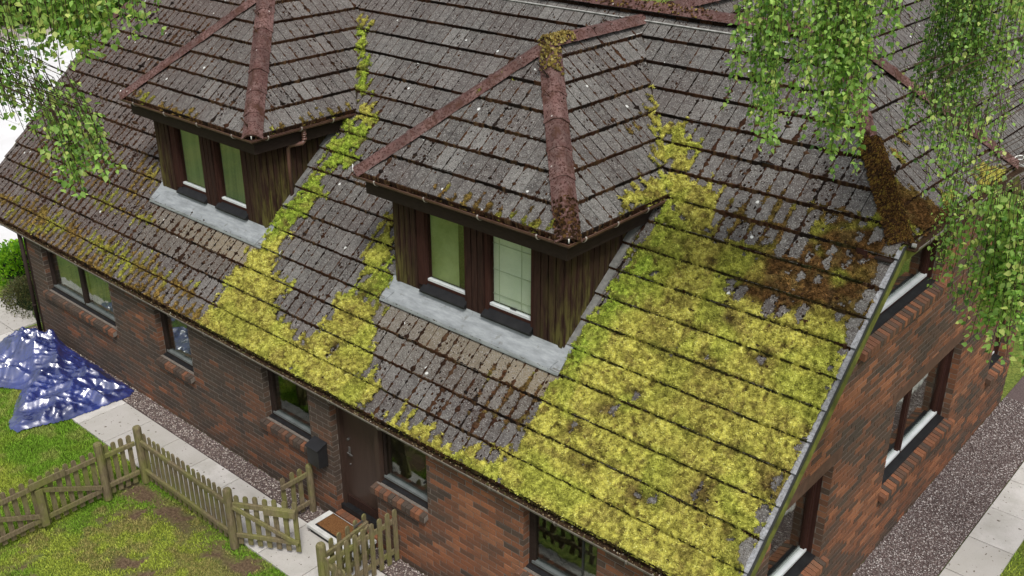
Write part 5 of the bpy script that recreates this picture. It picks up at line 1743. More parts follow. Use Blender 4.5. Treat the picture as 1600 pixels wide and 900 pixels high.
# half hip eaves at the gable: gutter, fascia, soffit
gm = MB(); half_round(gm, [(VX + 0.075, YF + 0.10, ZH - 0.02), (VX + 0.075, yfr + 0.12, ZH - 0.02)])
g = gm.build('gutter', 'gutter_weathered', house); tag(g, 'short pale gutter under the half hip above the gable')
for k in range(5): bracket(g, (VX + 0.075, YF + .4 + k * .62, ZH - .02), (1, 0, 0), 'gutter_weathered')
mb = MB(); mb.box((VX + 0.02, YF + .05, ZH - .05), (VX + 0.115, yfr + .1, ZH - .036)); mb.build('gutter_dirt', 'gutter_dirt', g)
mb = MB(); mb.box((VX - 0.005, YF - .05, ZH - 0.19), (VX + 0.018, yfr + .05, ZH + .005)); mb.build('fascia', 'board_mossy', house)
mb = MB(); mb.box((-0.02, YF - .2, ZH - 0.115), (VX - 0.005, yfr + .2, ZH - .10)); mb.build('soffit', 'fascia_brown', house)
mb = MB(); mb.tube([(VX + .10, YF + .10, ZH + .0), (VX + .06, YF + .08, ZH + .005)], 0.022, 12); mb.build('gutter_stop', 'pale_mortar', g, True)
mb = MB(); mb.tube([(VX - .02, yfr - .08, ZH + .08), (VX + .02, yfr - .02, ZH + .13), (VX + .08, yfr + .02, ZH + .12), (VX + .06, yfr + .04, ZH + .07), (VX + .02, yfr + .0, ZH + .07)], 0.008, 6); mb.build('hip_clip', 'white_clip', roof, True)
mb = MB(); mb.sweep([(-.05, 0), (.05, 0), (.05, .006), (-.05, .006)], (HIPX + 1.2, YR + 1.32, ZR - 1.16), (HIPX + 1.9, YR + 2.1, ZR - 1.8), (0.7, -0.7, 0), (0, 0, 1)); mb.build('valley_lead', 'white_clip', roof)
# valley troughs of the dormers
for d, f, r, l, dx in dorm:
    mb = MB()
    a = Vector((XR - .03 + dx, roof_y(GZ), GZ + .02)); b = Vector((CX + dx, RJY, APZ + .0))
    for (p, q) in ((a, b),):
        mb.sweep([(-0.022, 0.0), (0.022, 0.0), (0.022, 0.012), (-0.022, 0.012)], p - Vector((dx, 0, 0)), q - Vector((dx, 0, 0)), (0.8, 0.6, 0), (0, 0, 1))
    mb.build('valley', 'underlay', d)

# ------------------------------------------------------------------ ground
def ground_mesh():
    # fine near the picture, coarse to the horizon
    def grid(xs, ys, zf, attr=None):
        X, Y = np.meshgrid(xs, ys, indexing='ij')
        Z = zf(X, Y)
        V = np.stack([X, Y, Z], -1).reshape(-1, 3)
        n, m = X.shape
        I = np.arange(n * m).reshape(n, m)
        F = np.stack([I[:-1, :-1], I[1:, :-1], I[1:, 1:], I[:-1, 1:]], -1).reshape(-1, 4)
        return V, F, X.ravel(), Y.ravel()
    xs = np.concatenate([np.linspace(-500, -20, 30), np.linspace(-19.5, 6, 260), np.linspace(7, 400, 30)])
    ys = np.concatenate([np.linspace(-400, -9, 25), np.linspace(-8.8, 14, 230), np.linspace(15, 600, 40)])
    V, F, X, Y = grid(xs, ys, lambda X, Y: -0.03 + 0.02 * (fbm(X * 1.7, Y * 1.7, 3) - .5))
    return V, F, X, Y
V, F, X, Y = ground_mesh()
def dirt_mask(X, Y):
    n = fbm(X * 2.2 + 9, Y * 2.2, 4, 0.6)
    a = np.zeros(X.shape)
    # worn strip along the inside of the fence
    a = np.maximum(a, np.clip(1 - np.abs(Y + 1.45 * K + 0.20) / 0.38, 0, 1) * ((X > -8.3) & (X < -5.5)))
    a = np.maximum(a, np.clip(1 - np.hypot(X + 7.75, (Y + 1.75)) / 0.5, 0, 1) * 1.0)
    a = np.maximum(a, np.clip(1 - np.hypot((X + 7.0) * .8, (Y + 2.35)) / 0.55, 0, 1) * 0.8)
    a = np.maximum(a, np.clip(1 - np.hypot((X + 7.7), (Y + 3.2)) / 0.35, 0, 1) * 0.8)
    n2 = fbm(X * 7 + 3, Y * 7, 3, 0.6)
    return np.clip((a * 0.8 + (n - 0.5) * 1.6 + (n2 - .5) * 1.5 - 0.30) * 1.6, 0, 0.85) * (a > 0.01) + np.clip((n * .6 + n2 * .4 - 0.60) * 7, 0, 1) * 0.7 * ((X > -8.2) & (Y < -1.2))
go = link(np_mesh('lawn', V, F, 'lawn_soil', attrs={'dirt': dirt_mask(X, Y)}), 'lawn'); tag(go, kind='structure')

# gravel beds: base sheet and stones
gb = MB()
gb.box((NX0 - 0.35, -0.36 * K, -0.02), (0.95 * K, 0.0, -0.003)); gb.box((0.0, 0.0, -0.02), (0.946 * K, 11.0, -0.004))
m_simple('gravel_base', (0.07, 0.05, 0.048), (0.15, 0.115, 0.11), 40, 0.95, 0.1)
tag(gb.build('gravel_bed', 'gravel_base'), kind='structure')
def stones(n, gen, smin, smax, cols):
    P = gen(n); n = len(P)
    T = np.array([(1, 0, 0), (0.3, 0.95, 0), (-0.8, 0.6, 0), (-0.8, -0.6, 0), (0.3, -0.95, 0), (0.1, 0.05, 0.75)])
    FT = np.array([(0, 1, 5), (1, 2, 5), (2, 3, 5), (3, 4, 5), (4, 0, 5)])
    s = (smin + (smax - smin) * RS.rand(n) ** 1.5)
    ang = RS.rand(n) * 6.28; ca, sa = np.cos(ang), np.sin(ang)
    V = np.tile(T, (n, 1, 1)) * (0.7 + 0.6 * RS.rand(n, 6, 3)) * s[:, None, None]
    V[:, :, 1] *= 0.7
    tx = (RS.rand(n) - .5) * 0.9
    x = V[:, :, 0] * ca[:, None] - V[:, :, 1] * sa[:, None]; y = V[:, :, 0] * sa[:, None] + V[:, :, 1] * ca[:, None]
    V = np.stack([x, y, V[:, :, 2] + x * tx[:, None]], -1) + P[:, None, :]
    F = (FT[None] + (np.arange(n) * 6)[:, None, None]).reshape(-1, 3)
    C = cols[RS.randint(0, len(cols), n)] * (0.7 + 0.6 * RS.rand(n))[:, None]
    return V.reshape(-1, 3), F, np.repeat(C, 6, axis=0)
scol = np.array([(0.16, 0.125, 0.118), (0.24, 0.205, 0.195), (0.085, 0.060, 0.056), (0.36, 0.33, 0.315), (0.115, 0.092, 0.088), (0.42, 0.39, 0.375), (0.06, 0.044, 0.040), (0.18, 0.14, 0.128)])
V, F, C = stones(34000, lambda n: np.stack([RS.rand(n) * 0.946 * K, 0.3 + RS.rand(n) * 8.6, RS.rand(n) * 0.012 - 0.002], 1), 0.005, 0.014, scol)
tag(link(np_mesh('gravel', V, F, 'stone', C), 'gravel'), 'pinkish grey gravel strip along the gable wall', 'gravel', None, 'stuff')
V, F, C = stones(15000, lambda n: np.stack([NX0 - .3 + RS.rand(n) * 13.8, -RS.rand(n) * 0.36 * K, RS.rand(n) * 0.012 - 0.002], 1), 0.006, 0.015, scol * np.array((1.1, 1.08, 1.02)))
tag(link(np_mesh('gravel', V, F, 'stone', C), 'gravel'), 'narrow grey brown gravel strip along the front wall', 'gravel', None, 'stuff')

# paving
def paving(name, lab, cat, slabs, mat='paving_slab'):
    t = empty(name, (slabs[0][0], slabs[0][1], 0)); t['kind'] = 'structure'
    for x0, y0, x1, y1 in slabs:
        mb = MB(); g_ = 0.007; dz = random.uniform(-.002, .002)
        mb.bbox((x0 + g_ - t.location.x, y0 + g_ - t.location.y, -0.05), (x1 - g_ - t.location.x, y1 - g_ - t.location.y, 0.004 + dz), 0.004, random.random())
        mb.build('slab', mat, t)
    return t
sl = []
x = -18.6 * K
ya, yb = -1.345 * K, -0.37 * K
x = -14.25 * K
while x < 1.0:
    L = 0.745
    sl.append((x, ya, x + L, yb)); x += L
paving('front_path', None, None, sl)
sl = []
y = 7.18 * K - 12 * 0.80
while y < 10.5:
    sl.append((0.955 * K, max(y, ya), 1.64 * K, y + 0.80)) if y + .8 > ya + .1 else None
    y += 0.80
paving('side_path', None, None, sl)
sl = []
x = -18.9 * K
for i in range(5):
    for j in range(3):
        sl.append((-14.25 * K - (i + 1) * 0.75, -1.345 * K + j * .75, -14.25 * K - i * .75, -1.345 * K + (j + 1) * .75))
sl = [(a, b, min(c, -14.25 * K), d) for a, b, c, d in sl if not (c > NX0 - .05 and d > -.3)]
paving('corner_paving', None, None, sl)
# the drive beyond the left end
dr = empty('drive', (-25, 6, 0)); dr['kind'] = 'structure'
ang = R(0)
for i in range(7):
    for j in range(5):
        mb = MB()
        x0 = -17.3 - i * 3.0; y0 = 0.9 + j * 2.4
        mb.bbox((x0 - 3.0 + .012 + 25, y0 + .012 - 6, -0.06), (x0 - .012 + 25, y0 + 2.4 - .012 - 6, -0.006), 0.004)
        mb.build('concrete_bay', 'drive_concrete', dr)
fd = MB(); fd.box((-60, 8.6, -.05), (-29.5, 12.0, -0.016)) if False else fd.add([(-31.5, 7.9, -.01), (-29.5, 12.5, -.01), (-33.0, 12.4, -.01), (-37.6, 8.3, -.01)], [(0, 1, 2, 3)])
fd.add([(-40, 4.0, -.012), (-30.0, 7.5, -.012), (-30.0, 16.0, -.012), (-45.0, 12.8, -.012)], [(0, 1, 2, 3)])
tag(fd.build('far_drive', 'drive_far'), kind='structure')

# ------------------------------------------------------------------ grass blades
def grass():
    n = 300000
    # area in front of the house, inside the frame
    X = RS.rand(n) * 8.2 - 13.0; Y = -1.345 * K - RS.rand(n) ** 1.0 * 3.7
    ok = np.ones(n, bool)
    d = (np.stack([X, Y, 0 * X], 1) - np.array(CAM))
    z = d @ np.array(FW); px = 800 + 1609 * (d @ np.array(RT)) / z; py = 450 - 1609 * (d @ np.array(UP)) / z
    ok &= (px > -40) & (px < 520) & (py < 940)
    dm = dirt_mask(X, Y)
    ok &= RS.rand(n) > dm * 1.15
    X, Y = X[ok], Y[ok]; n = len(X)
    # right hand strip
    m2 = 9000
    X2 = 1.64 * K + RS.rand(m2) * 1.0; Y2 = 3.5 + RS.rand(m2) * 3.5
    X = np.concatenate([X, X2]); Y = np.concatenate([Y, Y2]); n = len(X)
    base = np.stack([X, Y, np.full(n, -0.025)], 1)
    pat = fbm(X * 1.1 + 4, Y * 1.1, 3); p2 = fbm(X * 4 + 14, Y * 4, 3)
    inner = ((X > -8.15) & (Y < -1.2)).astype(float)
    g1 = np.array((0.19, 0.34, 0.035)); g2 = np.array((0.38, 0.44, 0.07)); g3 = np.array((0.46, 0.38, 0.16)); g4 = np.array((0.17, 0.14, 0.055))
    a = sstep(0.35, 0.62, pat)[:, None]
    C = g1 * (1 - a) + g2 * a
    b = (sstep(0.50, 0.68, p2) * (0.35 + 0.45 * inner))[:, None]
    C = C * (1 - b) + (g3 * (1 - inner[:, None] * .4) + g4 * inner[:, None] * .4) * b
    C = C * (0.4 + 1.2 * RS.rand(n)[:, None])
    L = (0.022 + 0.036 * RS.rand(n)) * (1 - 0.25 * inner)
    d = np.stack([(RS.rand(n) - .5) * 1.6, (RS.rand(n) - .5) * 1.6, np.ones(n)], 1); d /= np.linalg.norm(d, axis=1)[:, None]
    s_ = np.cross(d, RS.rand(n, 3) - .5); s_ /= np.linalg.norm(s_, axis=1)[:, None]
    w_ = (0.0035 + 0.0045 * RS.rand(n))[:, None]
    V = np.stack([base - s_ * w_, base + s_ * w_, base + d * L[:, None]], 1).reshape(-1, 3)
    C = np.stack([C * .75, C * .75, C * 1.15], 1).reshape(-1, 3)
    tag(link(np_mesh('grass', V, np.arange(3 * n).reshape(-1, 3), 'grass', C), 'grass'), 'short green and yellowing lawn grass around the picket fence', 'grass', None, 'stuff')
    # pale leaves and crumbs on the lawn and paths
grass()

# ------------------------------------------------------------------ tarpaulin
def tarp():
    O = [(-16.67, -0.87), (-16.69, -0.31), (-16.48, -0.04), (-15.52, -0.04), (-14.25, -0.03), (-13.25, -0.03), (-12.72, -0.03), (-12.60, -0.20), (-12.60, -0.5), (-12.62, -0.94), (-12.66, -1.40), (-12.87, -1.89), (-12.95, -2.26), (-13.22, -2.28), (-13.75, -1.95), (-14.19, -1.64), (-14.38, -1.47), (-14.62, -1.62), (-14.95, -1.9), (-15.9, -1.75)]
    O = [(x * K, y * K) for x, y in O]
    res = 0.020
    xs = np.arange(-13.75, -10.2, res); ys = np.arange(-1.95, 0.0, res)
    X, Y = np.meshgrid(xs, ys, indexing='ij')
    rj = np.random.RandomState(3)
    X = X + (rj.rand(*X.shape) - .5) * res * 0.7; Y = Y + (rj.rand(*X.shape) - .5) * res * 0.7
    wob = (fbm(X * 4, Y * 4, 3) - .5) * 0.12
    D = sdist(O, X, Y) + wob * 0.5
    def tri(a, wl, seed, amp):
        u = X * math.cos(a) + Y * math.sin(a) + 0.45 * (fbm(X * 1.3 + seed, Y * 1.3 + seed * 2, 2) - .5)
        u = u / wl
        e = np.abs((u % 1.0) - 0.5) * 2
        k = np.floor(u); env = vnoise(k * 3.1 + seed, (Y * math.cos(a) - X * math.sin(a)) * 1.6 + seed)
        return amp * np.clip(1 - e * 1.6, 0, 1) * (env ** 1.5) * 2
    h = tri(0.45, 0.70, 3, 0.11) + tri(1.9, 0.52, 7, 0.09) + tri(2.6, 0.36, 13, 0.065) + tri(1.1, 0.24, 19, 0.050) + tri(0.05, 0.17, 29, 0.040) + tri(2.2, 0.12, 37, 0.026) + tri(0.8, 0.09, 43, 0.014) + rj.rand(*X.shape) * 0.0015
    prof = sstep(0.0, 0.30, D)
    bulk = 0.32 * np.exp(-(((X + 12.6) / 0.9) ** 2 + ((Y + 0.5) / 0.45) ** 2)) + 0.10 * np.exp(-(((X + 11.3) / 0.7) ** 2 + ((Y + 0.9) / 0.4) ** 2))
    Z = 0.012 + (h * 0.9 + bulk) * (0.25 + 0.75 * prof) * sstep(-0.01, 0.10, D)
    ok = D > 0
    q = ok[:-1, :-1] & ok[1:, :-1] & ok[1:, 1:] & ok[:-1, 1:]
    idx = -np.ones(X.shape, int); used = np.zeros(X.shape, bool)
    used[:-1, :-1] |= q; used[1:, :-1] |= q; used[1:, 1:] |= q; used[:-1, 1:] |= q
    idx[used] = np.arange(used.sum()); ii, jj = np.nonzero(q)
    F = np.stack([idx[ii, jj], idx[ii + 1, jj], idx[ii + 1, jj + 1], idx[ii, jj + 1]], 1)
    V = np.stack([X[used], Y[used], Z[used]], 1)
    F = np.concatenate([F[:, [0, 1, 2]], F[:, [0, 2, 3]]])
    o = link(np_mesh('tarpaulin', V, F, 'tarp_plastic', None, True), 'tarpaulin')
    tag(o, 'crumpled shiny blue tarpaulin spread on the path and lawn by the wall', 'tarpaulin')
tarp()

# ------------------------------------------------------------------ picket fences and gates
def picket(parent, x, y, dirx, diry, h=0.80, w_=0.062, z0=0.04, t=0.018, name='picket', off=0.0):
    """flat board with rounded top, face normal = perpendicular to dir"""
    d = Vector((dirx, diry, 0)).normalized(); n = Vector((-d.y, d.x, 0))
    c = Vector((x, y, 0)) + n * off
    hw = w_ / 2; h = h + random.uniform(-.008, .008); lean = random.uniform(-.008, .008)
    prof = [(-hw, z0), (hw, z0), (hw, h - hw * .8), (hw * .75, h - hw * .25), (hw * .3, h), (-hw * .3, h), (-hw * .75, h - hw * .25), (-hw, h - hw * .8)]
    A = [c + d * (a + lean * b) + Vector((0, 0, b)) - n * (t / 2) for a, b in prof]
    mb = MB(); mb.prism(A, n * t); mb.v = [(p[0] - parent.location.x, p[1] - parent.location.y, p[2]) for p in mb.v]
    return mb.build(name, 'fence_wood', parent)
def post(parent, x, y, h=0.90, r=0.05, name='post'):
    mb = MB(); n = 10; rings = [(0, 1), (h - .03, 1), (h - .008, .85), (h, .45)]
    vs = []
    for z, k in rings:
        for i in range(n):
            t = 2 * math.pi * (i + .5) / n; q = max(abs(math.cos(t)), abs(math.sin(t)))
            rr = r * k * (1.0 / q * 0.55 + 0.45)
            vs.append((x + rr * math.cos(t) - parent.location.x, y + rr * math.sin(t) - parent.location.y, z))
    fs = [(i + k * n, (i + 1) % n + k * n, (i + 1) % n + (k + 1) * n, i + (k + 1) * n) for k in range(3) for i in range(n)] + [tuple(range(3 * n, 4 * n))]
    mb.add(vs, fs); mb.build(name, 'fence_wood', parent)
def rail(parent, p0, p1, w_=0.035, h=0.06, name='rail'):
    p0 = Vector(p0) - parent.location; p1 = Vector(p1) - parent.location
    d = (p1 - p0).normalized(); s_ = d.cross(Vector((0, 0, 1))).normalized(); u = s_.cross(d)
    mb = MB(); mb.sweep([(-w_ / 2, -h / 2), (w_ / 2, -h / 2), (w_ / 2, h / 2 - .006), (w_ / 2 - .006, h / 2), (-w_ / 2, h / 2)], p0, p1, s_, u)
    mb.build(name, 'fence_wood', parent)
def panel(t, p0, p1, n, h=0.80, zr=(0.20, 0.66), off=0.03, inset=0.05):
    a = Vector((p0[0], p0[1], 0)); b = Vector((p1[0], p1[1], 0)); d = b - a; L = d.length; dn = d.normalized(); nn = Vector((-dn.y, dn.x, 0))
    for z in zr: rail(t, a + dn * .04 + Vector((0, 0, z)), b - dn * .04 + Vector((0, 0, z)))
    for i in range(n):
        q = a + dn * (inset + (L - 2 * inset) * (i + .5) / n)
        picket(t, q.x, q.y, dn.x, dn.y, h, off=off)
# positions
P1 = (-9.90 * K, -1.47 * K); P0 = (-9.93 * K, -2.14 * K); P2 = (-7.36 * K, -1.48 * K); PR = (-5.30 * K, -1.38 * K)
t = empty('picket_fence', (P1[0], P1[1], 0)); tag(t, 'long picket fence panel parallel to the front path between corner post and gate', 'fence')
post(t, *P1); post(t, *P2)
panel(t, P1, P2, 17, off=0.03)
t = empty('picket_fence', (P0[0], P0[1], 0)); tag(t, 'short picket fence length of four pales between corner post and left gatepost', 'fence')
post(t, *P0)
panel(t, P0, (P1[0], P1[1] - .03), 4, off=0.03)
# wide left gate
t = empty('picket_gate', (P0[0], P0[1], 0)); tag(t, 'wide closed double picket gate with diagonal braces across the lawn', 'gate')
gx = P0[0] - 0.01; g0 = P0[1] - 0.06; g1 = P0[1] - 0.84; g2 = P0[1] - 1.75
for i in range(7): picket(t, gx - .03, g0 - .04 - i * 0.115, 0, 1, 0.78, z0=.05)
for i in range(8): picket(t, gx - .03, g1 - .06 - i * 0.115, 0, 1, 0.78, z0=.05)
for a, b in ((g0, g1), (g1 - .02, g2)):
    rail(t, (gx, a, 0.67), (gx, b, 0.67)); rail(t, (gx, a, 0.17), (gx, b, 0.17))
rail(t, (gx + .03, g1 + .35, 0.71), (gx + .03, g1 - .12, 0.71), 0.03, .09)
rail(t, (gx + .012, g1 + .03, 0.60), (gx + .012, g0, 0.22), 0.03, .06, 'brace'); rail(t, (gx + .012, g2, 0.64), (gx + .012, g1 - .03, 0.22), 0.03, .06, 'brace')
mb = MB(); mb.box((gx + .01 - P0[0], g1 - .06 - P0[1], 0.08), (gx + .05 - P0[0], g1 + .03 - P0[1], 0.63)); mb.build('stile', 'fence_wood', t)
# small open gate
t = empty('picket_gate', (P2[0], P2[1], 0)); tag(t, 'small open picket gate standing across the slab path', 'gate')
a = Vector((P2[0] + .06, P2[1] + .02, 0)); b = Vector((-6.42 * K, -0.96 * K, 0)); d = (b - a).normalized(); L = (b - a).length; nn = Vector((-d.y, d.x, 0))
for i in range(7):
    q = a + d * (0.03 + (L - .06) * i / 6); picket(t, q.x, q.y, d.x, d.y, 0.80, z0=.06, off=0.03)
rail(t, a + Vector((0, 0, .68)), b + Vector((0, 0, .68)), 0.03, 0.07); rail(t, a + Vector((0, 0, .22)), b + Vector((0, 0, .22)), 0.03, 0.06)
rail(t, a + Vector((0, 0, .66)) - nn * .025, b + Vector((0, 0, .22)) - nn * .025, 0.028, 0.055, 'brace')
rail(t, a + d * (L * .50) + Vector((0, 0, .66)) - nn * .028, b + Vector((0, 0, .66)) - nn * .028, 0.03, 0.10, 'top_board')
# short length at the wall beside the letterbox
t = empty('picket_fence', (-7.18 * K, -0.10 * K, 0)); tag(t, 'narrow picket return fixed to the brick wall under the letterbox', 'fence')
post(t, -7.17 * K, -0.12 * K, 0.74, 0.04)
a = Vector((-7.30 * K, -0.78 * K, 0))
picket(t, -7.22 * K, -0.28 * K, 0, 1, 0.72); picket(t, -7.22 * K, -0.42 * K, 0, 1, 0.72); picket(t, -7.22 * K, -0.60 * K, 0, 1, 0.72)
rail(t, (-7.18 * K, -0.12 * K, 0.60), (-7.18 * K, -0.66 * K, 0.60)); rail(t, (-7.18 * K, -0.12 * K, 0.16), (-7.18 * K, -0.66 * K, 0.16))
# right hand fence to the wall with its open gate folded along it
t = empty('picket_fence', (PR[0], PR[1], 0)); tag(t, 'picket fence running back to the wall beside the doorstep', 'fence')
post(t, PR[0], PR[1], 0.92, 0.05)
xx = -5.24 * K
for i in range(8): picket(t, xx, -0.06 - i * 0.125, 0, 1, 0.80)
rail(t, (xx - .03, -0.02, 0.62), (xx - .03, PR[1], 0.62)); rail(t, (xx - .03, -0.02, 0.17), (xx - .03, PR[1], 0.17))
t = empty('picket_gate', (PR[0] - .1, PR[1], 0)); tag(t, 'mossy picket gate folded back against the fence by the doorstep', 'gate')
a = Vector((PR[0] - .09, PR[1] + .08, 0)); b = Vector((-5.52 * K, -0.36 * K, 0)); d = (b - a).normalized(); L = (b - a).length; nn = Vector((-d.y, d.x, 0))
for i in range(6):
    q = a + d * (0.03 + (L - .06) * i / 5); picket(t, q.x, q.y, d.x, d.y, 0.76, z0=.06, off=0.03)
rail(t, a + Vector((0, 0, .62)), b + Vector((0, 0, .62)), 0.03, 0.06); rail(t, a + Vector((0, 0, .20)), b + Vector((0, 0, .20)), 0.03, 0.06)
rail(t, a + Vector((0, 0, .22)) + nn * -.02, b + Vector((0, 0, .60)) + nn * -.02, 0.028, 0.05, 'brace')
mb = MB(); c = a + d * L * .8; mb.obox(c - t.location + Vector((0, 0, .70)) , d * .07, nn * .006, Vector((0, 0, .014))); mb.build('latch', 'silver', t)
t = empty('picket_fence', (PR[0] + .1, PR[1], 0)); tag(t, 'picket fence running off the bottom of the picture from the right gatepost', 'fence')
panel(t, PR, (PR[0] + 2.0, PR[1] - .02), 13, off=-0.03)

# ------------------------------------------------------------------ letterbox, step, mat
t = empty('letterbox', (-6.95 * K, -0.02, 1.3 * K)); tag(t, 'black metal letterbox with sloping lid on the brick pier', 'letterbox')
mb = MB(); hx = 0.115
mb.prism([Vector((-hx, 0.012, -.26)), Vector((-hx, -0.13, -.24)), Vector((-hx, -0.13, 0.02)), Vector((-hx, 0.012, 0.075))], (2 * hx, 0, 0)); mb.build('body', 'black_metal', t)
mb = MB(); mb.prism([Vector((-hx - .01, 0.014, 0.078)), Vector((-hx - .01, -0.15, 0.018)), Vector((-hx - .01, -0.15, 0.03)), Vector((-hx - .01, 0.014, 0.092))], (2 * hx + .02, 0, 0)); mb.build('lid', 'black_metal', t)
mb = MB(); mb.bbox((-5.597, -0.425, 0.0), (-4.70, -0.003, 0.128), 0.006); o = mb.build('doorstep', 'stone_step')
t = empty('door_step', (-5.1, -0.2, 0)); tag(t, 'pale stone doorstep slab with a dark recessed base', 'step')
bpy.data.objects.remove(o)
mb = MB(); mb.bbox((-0.497, -0.225, 0.085), (0.42, 0.152, 0.13), 0.006); mb.build('tread', 'stone_step', t)
mb = MB(); mb.box((-0.465, -0.195, 0.0), (0.40, 0.150, 0.085)); mb.build('base', 'black_sill', t)
t = empty('door_mat', (-5.27, -0.2, 0.135)); tag(t, 'rusty brown coir doormat lying on the pale doorstep', 'doormat')
mb = MB(); mb.bbox((-0.22, -0.165, -0.0045), (0.30, 0.13, 0.012), 0.004); mb.build('rubber_edge', 'black_sill', t)
mb = MB(); n = 26
for i in range(n):
    x0 = -0.205 + 0.49 * i / n; mb.bbox((x0, -0.150, 0.006), (x0 + 0.49 / n - .003, 0.115, 0.020 + random.uniform(-.001, .001)), 0.003)
mb.build('coir', 'coir', t)

# ------------------------------------------------------------------ foliage helpers
LT = np.array([(0, 0, 0), (-0.30, 0.22, 0.05), (-0.38, 0.45, 0.06), (0, 1.0, -0.06), (0.38, 0.45, 0.06), (0.30, 0.22, 0.05), (0, 0.45, -0.03)], dtype=float)
LF = np.array([(0, 1, 6), (1, 2, 6), (2, 3, 6), (3, 4, 6), (4, 5, 6), (5, 0, 6)])[:, ::-1]
def leaves_arrays(P, D, N, S, C):
    """P base, D tip direction, N approximate normal, S size"""
    D = D / (np.linalg.norm(D, axis=1)[:, None] + 1e-9)
    X = np.cross(D, N); X /= np.linalg.norm(X, axis=1)[:, None] + 1e-9
    Z = np.cross(X, D)
    n = len(P)
    V = P[:, None, :] + S[:, None, None] * (LT[None, :, 0:1] * X[:, None, :] + LT[None, :, 1:2] * D[:, None, :] + LT[None, :, 2:3] * Z[:, None, :])
    F = (LF[None] + (np.arange(n) * 7)[:, None, None]).reshape(-1, 3)
    return V.reshape(-1, 3), F, np.repeat(C, 7, axis=0)
GREENS = np.array([(0.17, 0.30, 0.065), (0.24, 0.39, 0.09), (0.10, 0.20, 0.05), (0.32, 0.45, 0.12), (0.06, 0.125, 0.035), (0.44, 0.50, 0.15)])
def birch(name_lab, trunk_base, trunk_h, lean, clusters, seed, tones=None):
    rs = np.random.RandomState(seed); rnd = random.Random(seed)
    t = empty('birch_tree', (trunk_base[0], trunk_base[1], 0)); tag(t, name_lab, 'tree')
    off = Vector(t.location)
    mb = MB(); pts = []; rad = []
    top = Vector((trunk_base[0] + lean[0], trunk_base[1] + lean[1], trunk_h))
    for k in range(9):
        f = k / 8; pts.append(Vector((trunk_base[0], trunk_base[1], 0)).lerp(top, f) + Vector((math.sin(f * 5) * .08, math.cos(f * 4) * .06, 0)) - off); rad.append(0.17 * (1 - f) ** .8 + 0.02)
    mb.tube(pts, rad, 10); mb.build('trunk', 'birch_bark', t, True)
    tw = MB(); P, D, Np, S, C = [], [], [], [], []
    limbs = MB()
    for cl in clusters:
        (cx, cy, cz), (wl, wd), (zb0, zb1), cnt, lsize, dens, tone, sway = cl
        hub = Vector((cx, cy, cz + 0.25)) + Vector((sway[3] * RT.x, sway[3] * RT.y, 0.1 * abs(sway[3])))
        f = min(0.97, max(0.35, (cz - 0.8) / trunk_h)); st = Vector((trunk_base[0], trunk_base[1], 0)).lerp(top, f)
        mid = st.lerp(hub, .55) + Vector((0, 0, 0.5))
        limbs.tube([p - off for p in (st, st.lerp(mid, .6) + Vector((0, 0, .2)), mid, mid.lerp(hub, .6) + Vector((0, 0, .1)), hub)], [0.05, .035, .024, .014, .007], 6)
        for k in range(cnt):
            a = rnd.gauss(0, 0.5); b = rnd.gauss(0, .5)
            a = max(-1, min(1, a)); b = max(-1, min(1, b))
            p = Vector((cx, cy, cz)) + Vector((RT.x, RT.y, 0)) * a * wl + Vector((FW.x, FW.y, 0)).normalized() * b * wd
            zend = zb0 + (zb1 - zb0) * (rnd.random() ** 0.8) + abs(a) * (p.z - zb0) * 0.25
            n = max(4, int((p.z - zend) / 0.05)); pts = [Vector(p)]
            drift = Vector((rnd.uniform(-1, 1), rnd.uniform(-1, 1), 0)) * 0.10 + Vector(sway[:3])
            q = Vector(p)
            for i in range(n):
                q = q + Vector((drift.x * .05 + rnd.uniform(-.006, .006), drift.y * .05 + rnd.uniform(-.006, .006), -(p.z - zend) / n))
                pts.append(Vector(q))
            tw.tube([u - off for u in pts[::2] + [pts[-1]]], 0.0022, 3)
            if k % 3: continue_hub = False
            else: continue_hub = True
            hb = hub + Vector((rnd.gauss(0, .12), rnd.gauss(0, .12), rnd.gauss(0, .10)))
            if continue_hub: tw.tube([hb - off, (hb.lerp(pts[0], .5) + Vector((0, 0, .10))) - off, (hb.lerp(pts[0], .85) + Vector((0, 0, .05))) - off, pts[0] - off], 0.0028, 3)
            for i in range(1, len(pts)):
                m = dens * (0.55 + 0.9 * (i / len(pts)))
                for _ in range(int(m) + (rnd.random() < m % 1)):
                    o_ = Vector((rnd.gauss(0, 1), rnd.gauss(0, 1), rnd.gauss(0, .6)))
                    o_ = o_ * 0.021
                    P.append(pts[i] + o_ * 0.7 + Vector((0, 0, rnd.uniform(-.03, .03))))
                    D.append(Vector((o_.x * 22 + rnd.uniform(-.4, .4), o_.y * 22 + rnd.uniform(-.4, .4), rnd.uniform(-1.3, 0.1))))
                    Np.append(Vector((rnd.uniform(-1, 1), rnd.uniform(-1, 1), rnd.uniform(0.1, 1.3))))
                    S.append(lsize * (0.45 + 0.75 * rnd.random() ** 0.8 + (0.25 if rnd.random() < .06 else 0)))
                    base = GREENS[rs.choice(6, p=tone)]
                    C.append(base * rnd.uniform(.9, 1.5))
    limbs.build('limb', 'bark', t, True)
    tag(tw.build('twigs', 'twig_bark', t), kind='stuff')
    P = np.array([tuple(p) for p in P]); D = np.array([tuple(p) for p in D]); Np = np.array([tuple(p) for p in Np]); S = np.array(S); C = np.array(C)
    # 300 leaves shown largest become parts
    cam = np.array(CAM); d = P - cam; z = d @ np.array(FW); px = 800 + 1609 * (d @ np.array(RT)) / z; py = 450 - 1609 * (d @ np.array(UP)) / z
    vis = (px > 0) & (px < 1600) & (py > 0) & (py < 900)
    Dn = D / np.linalg.norm(D, axis=1)[:, None]; X = np.cross(Dn, Np); X /= np.linalg.norm(X, axis=1)[:, None]; Z = np.cross(X, Dn)
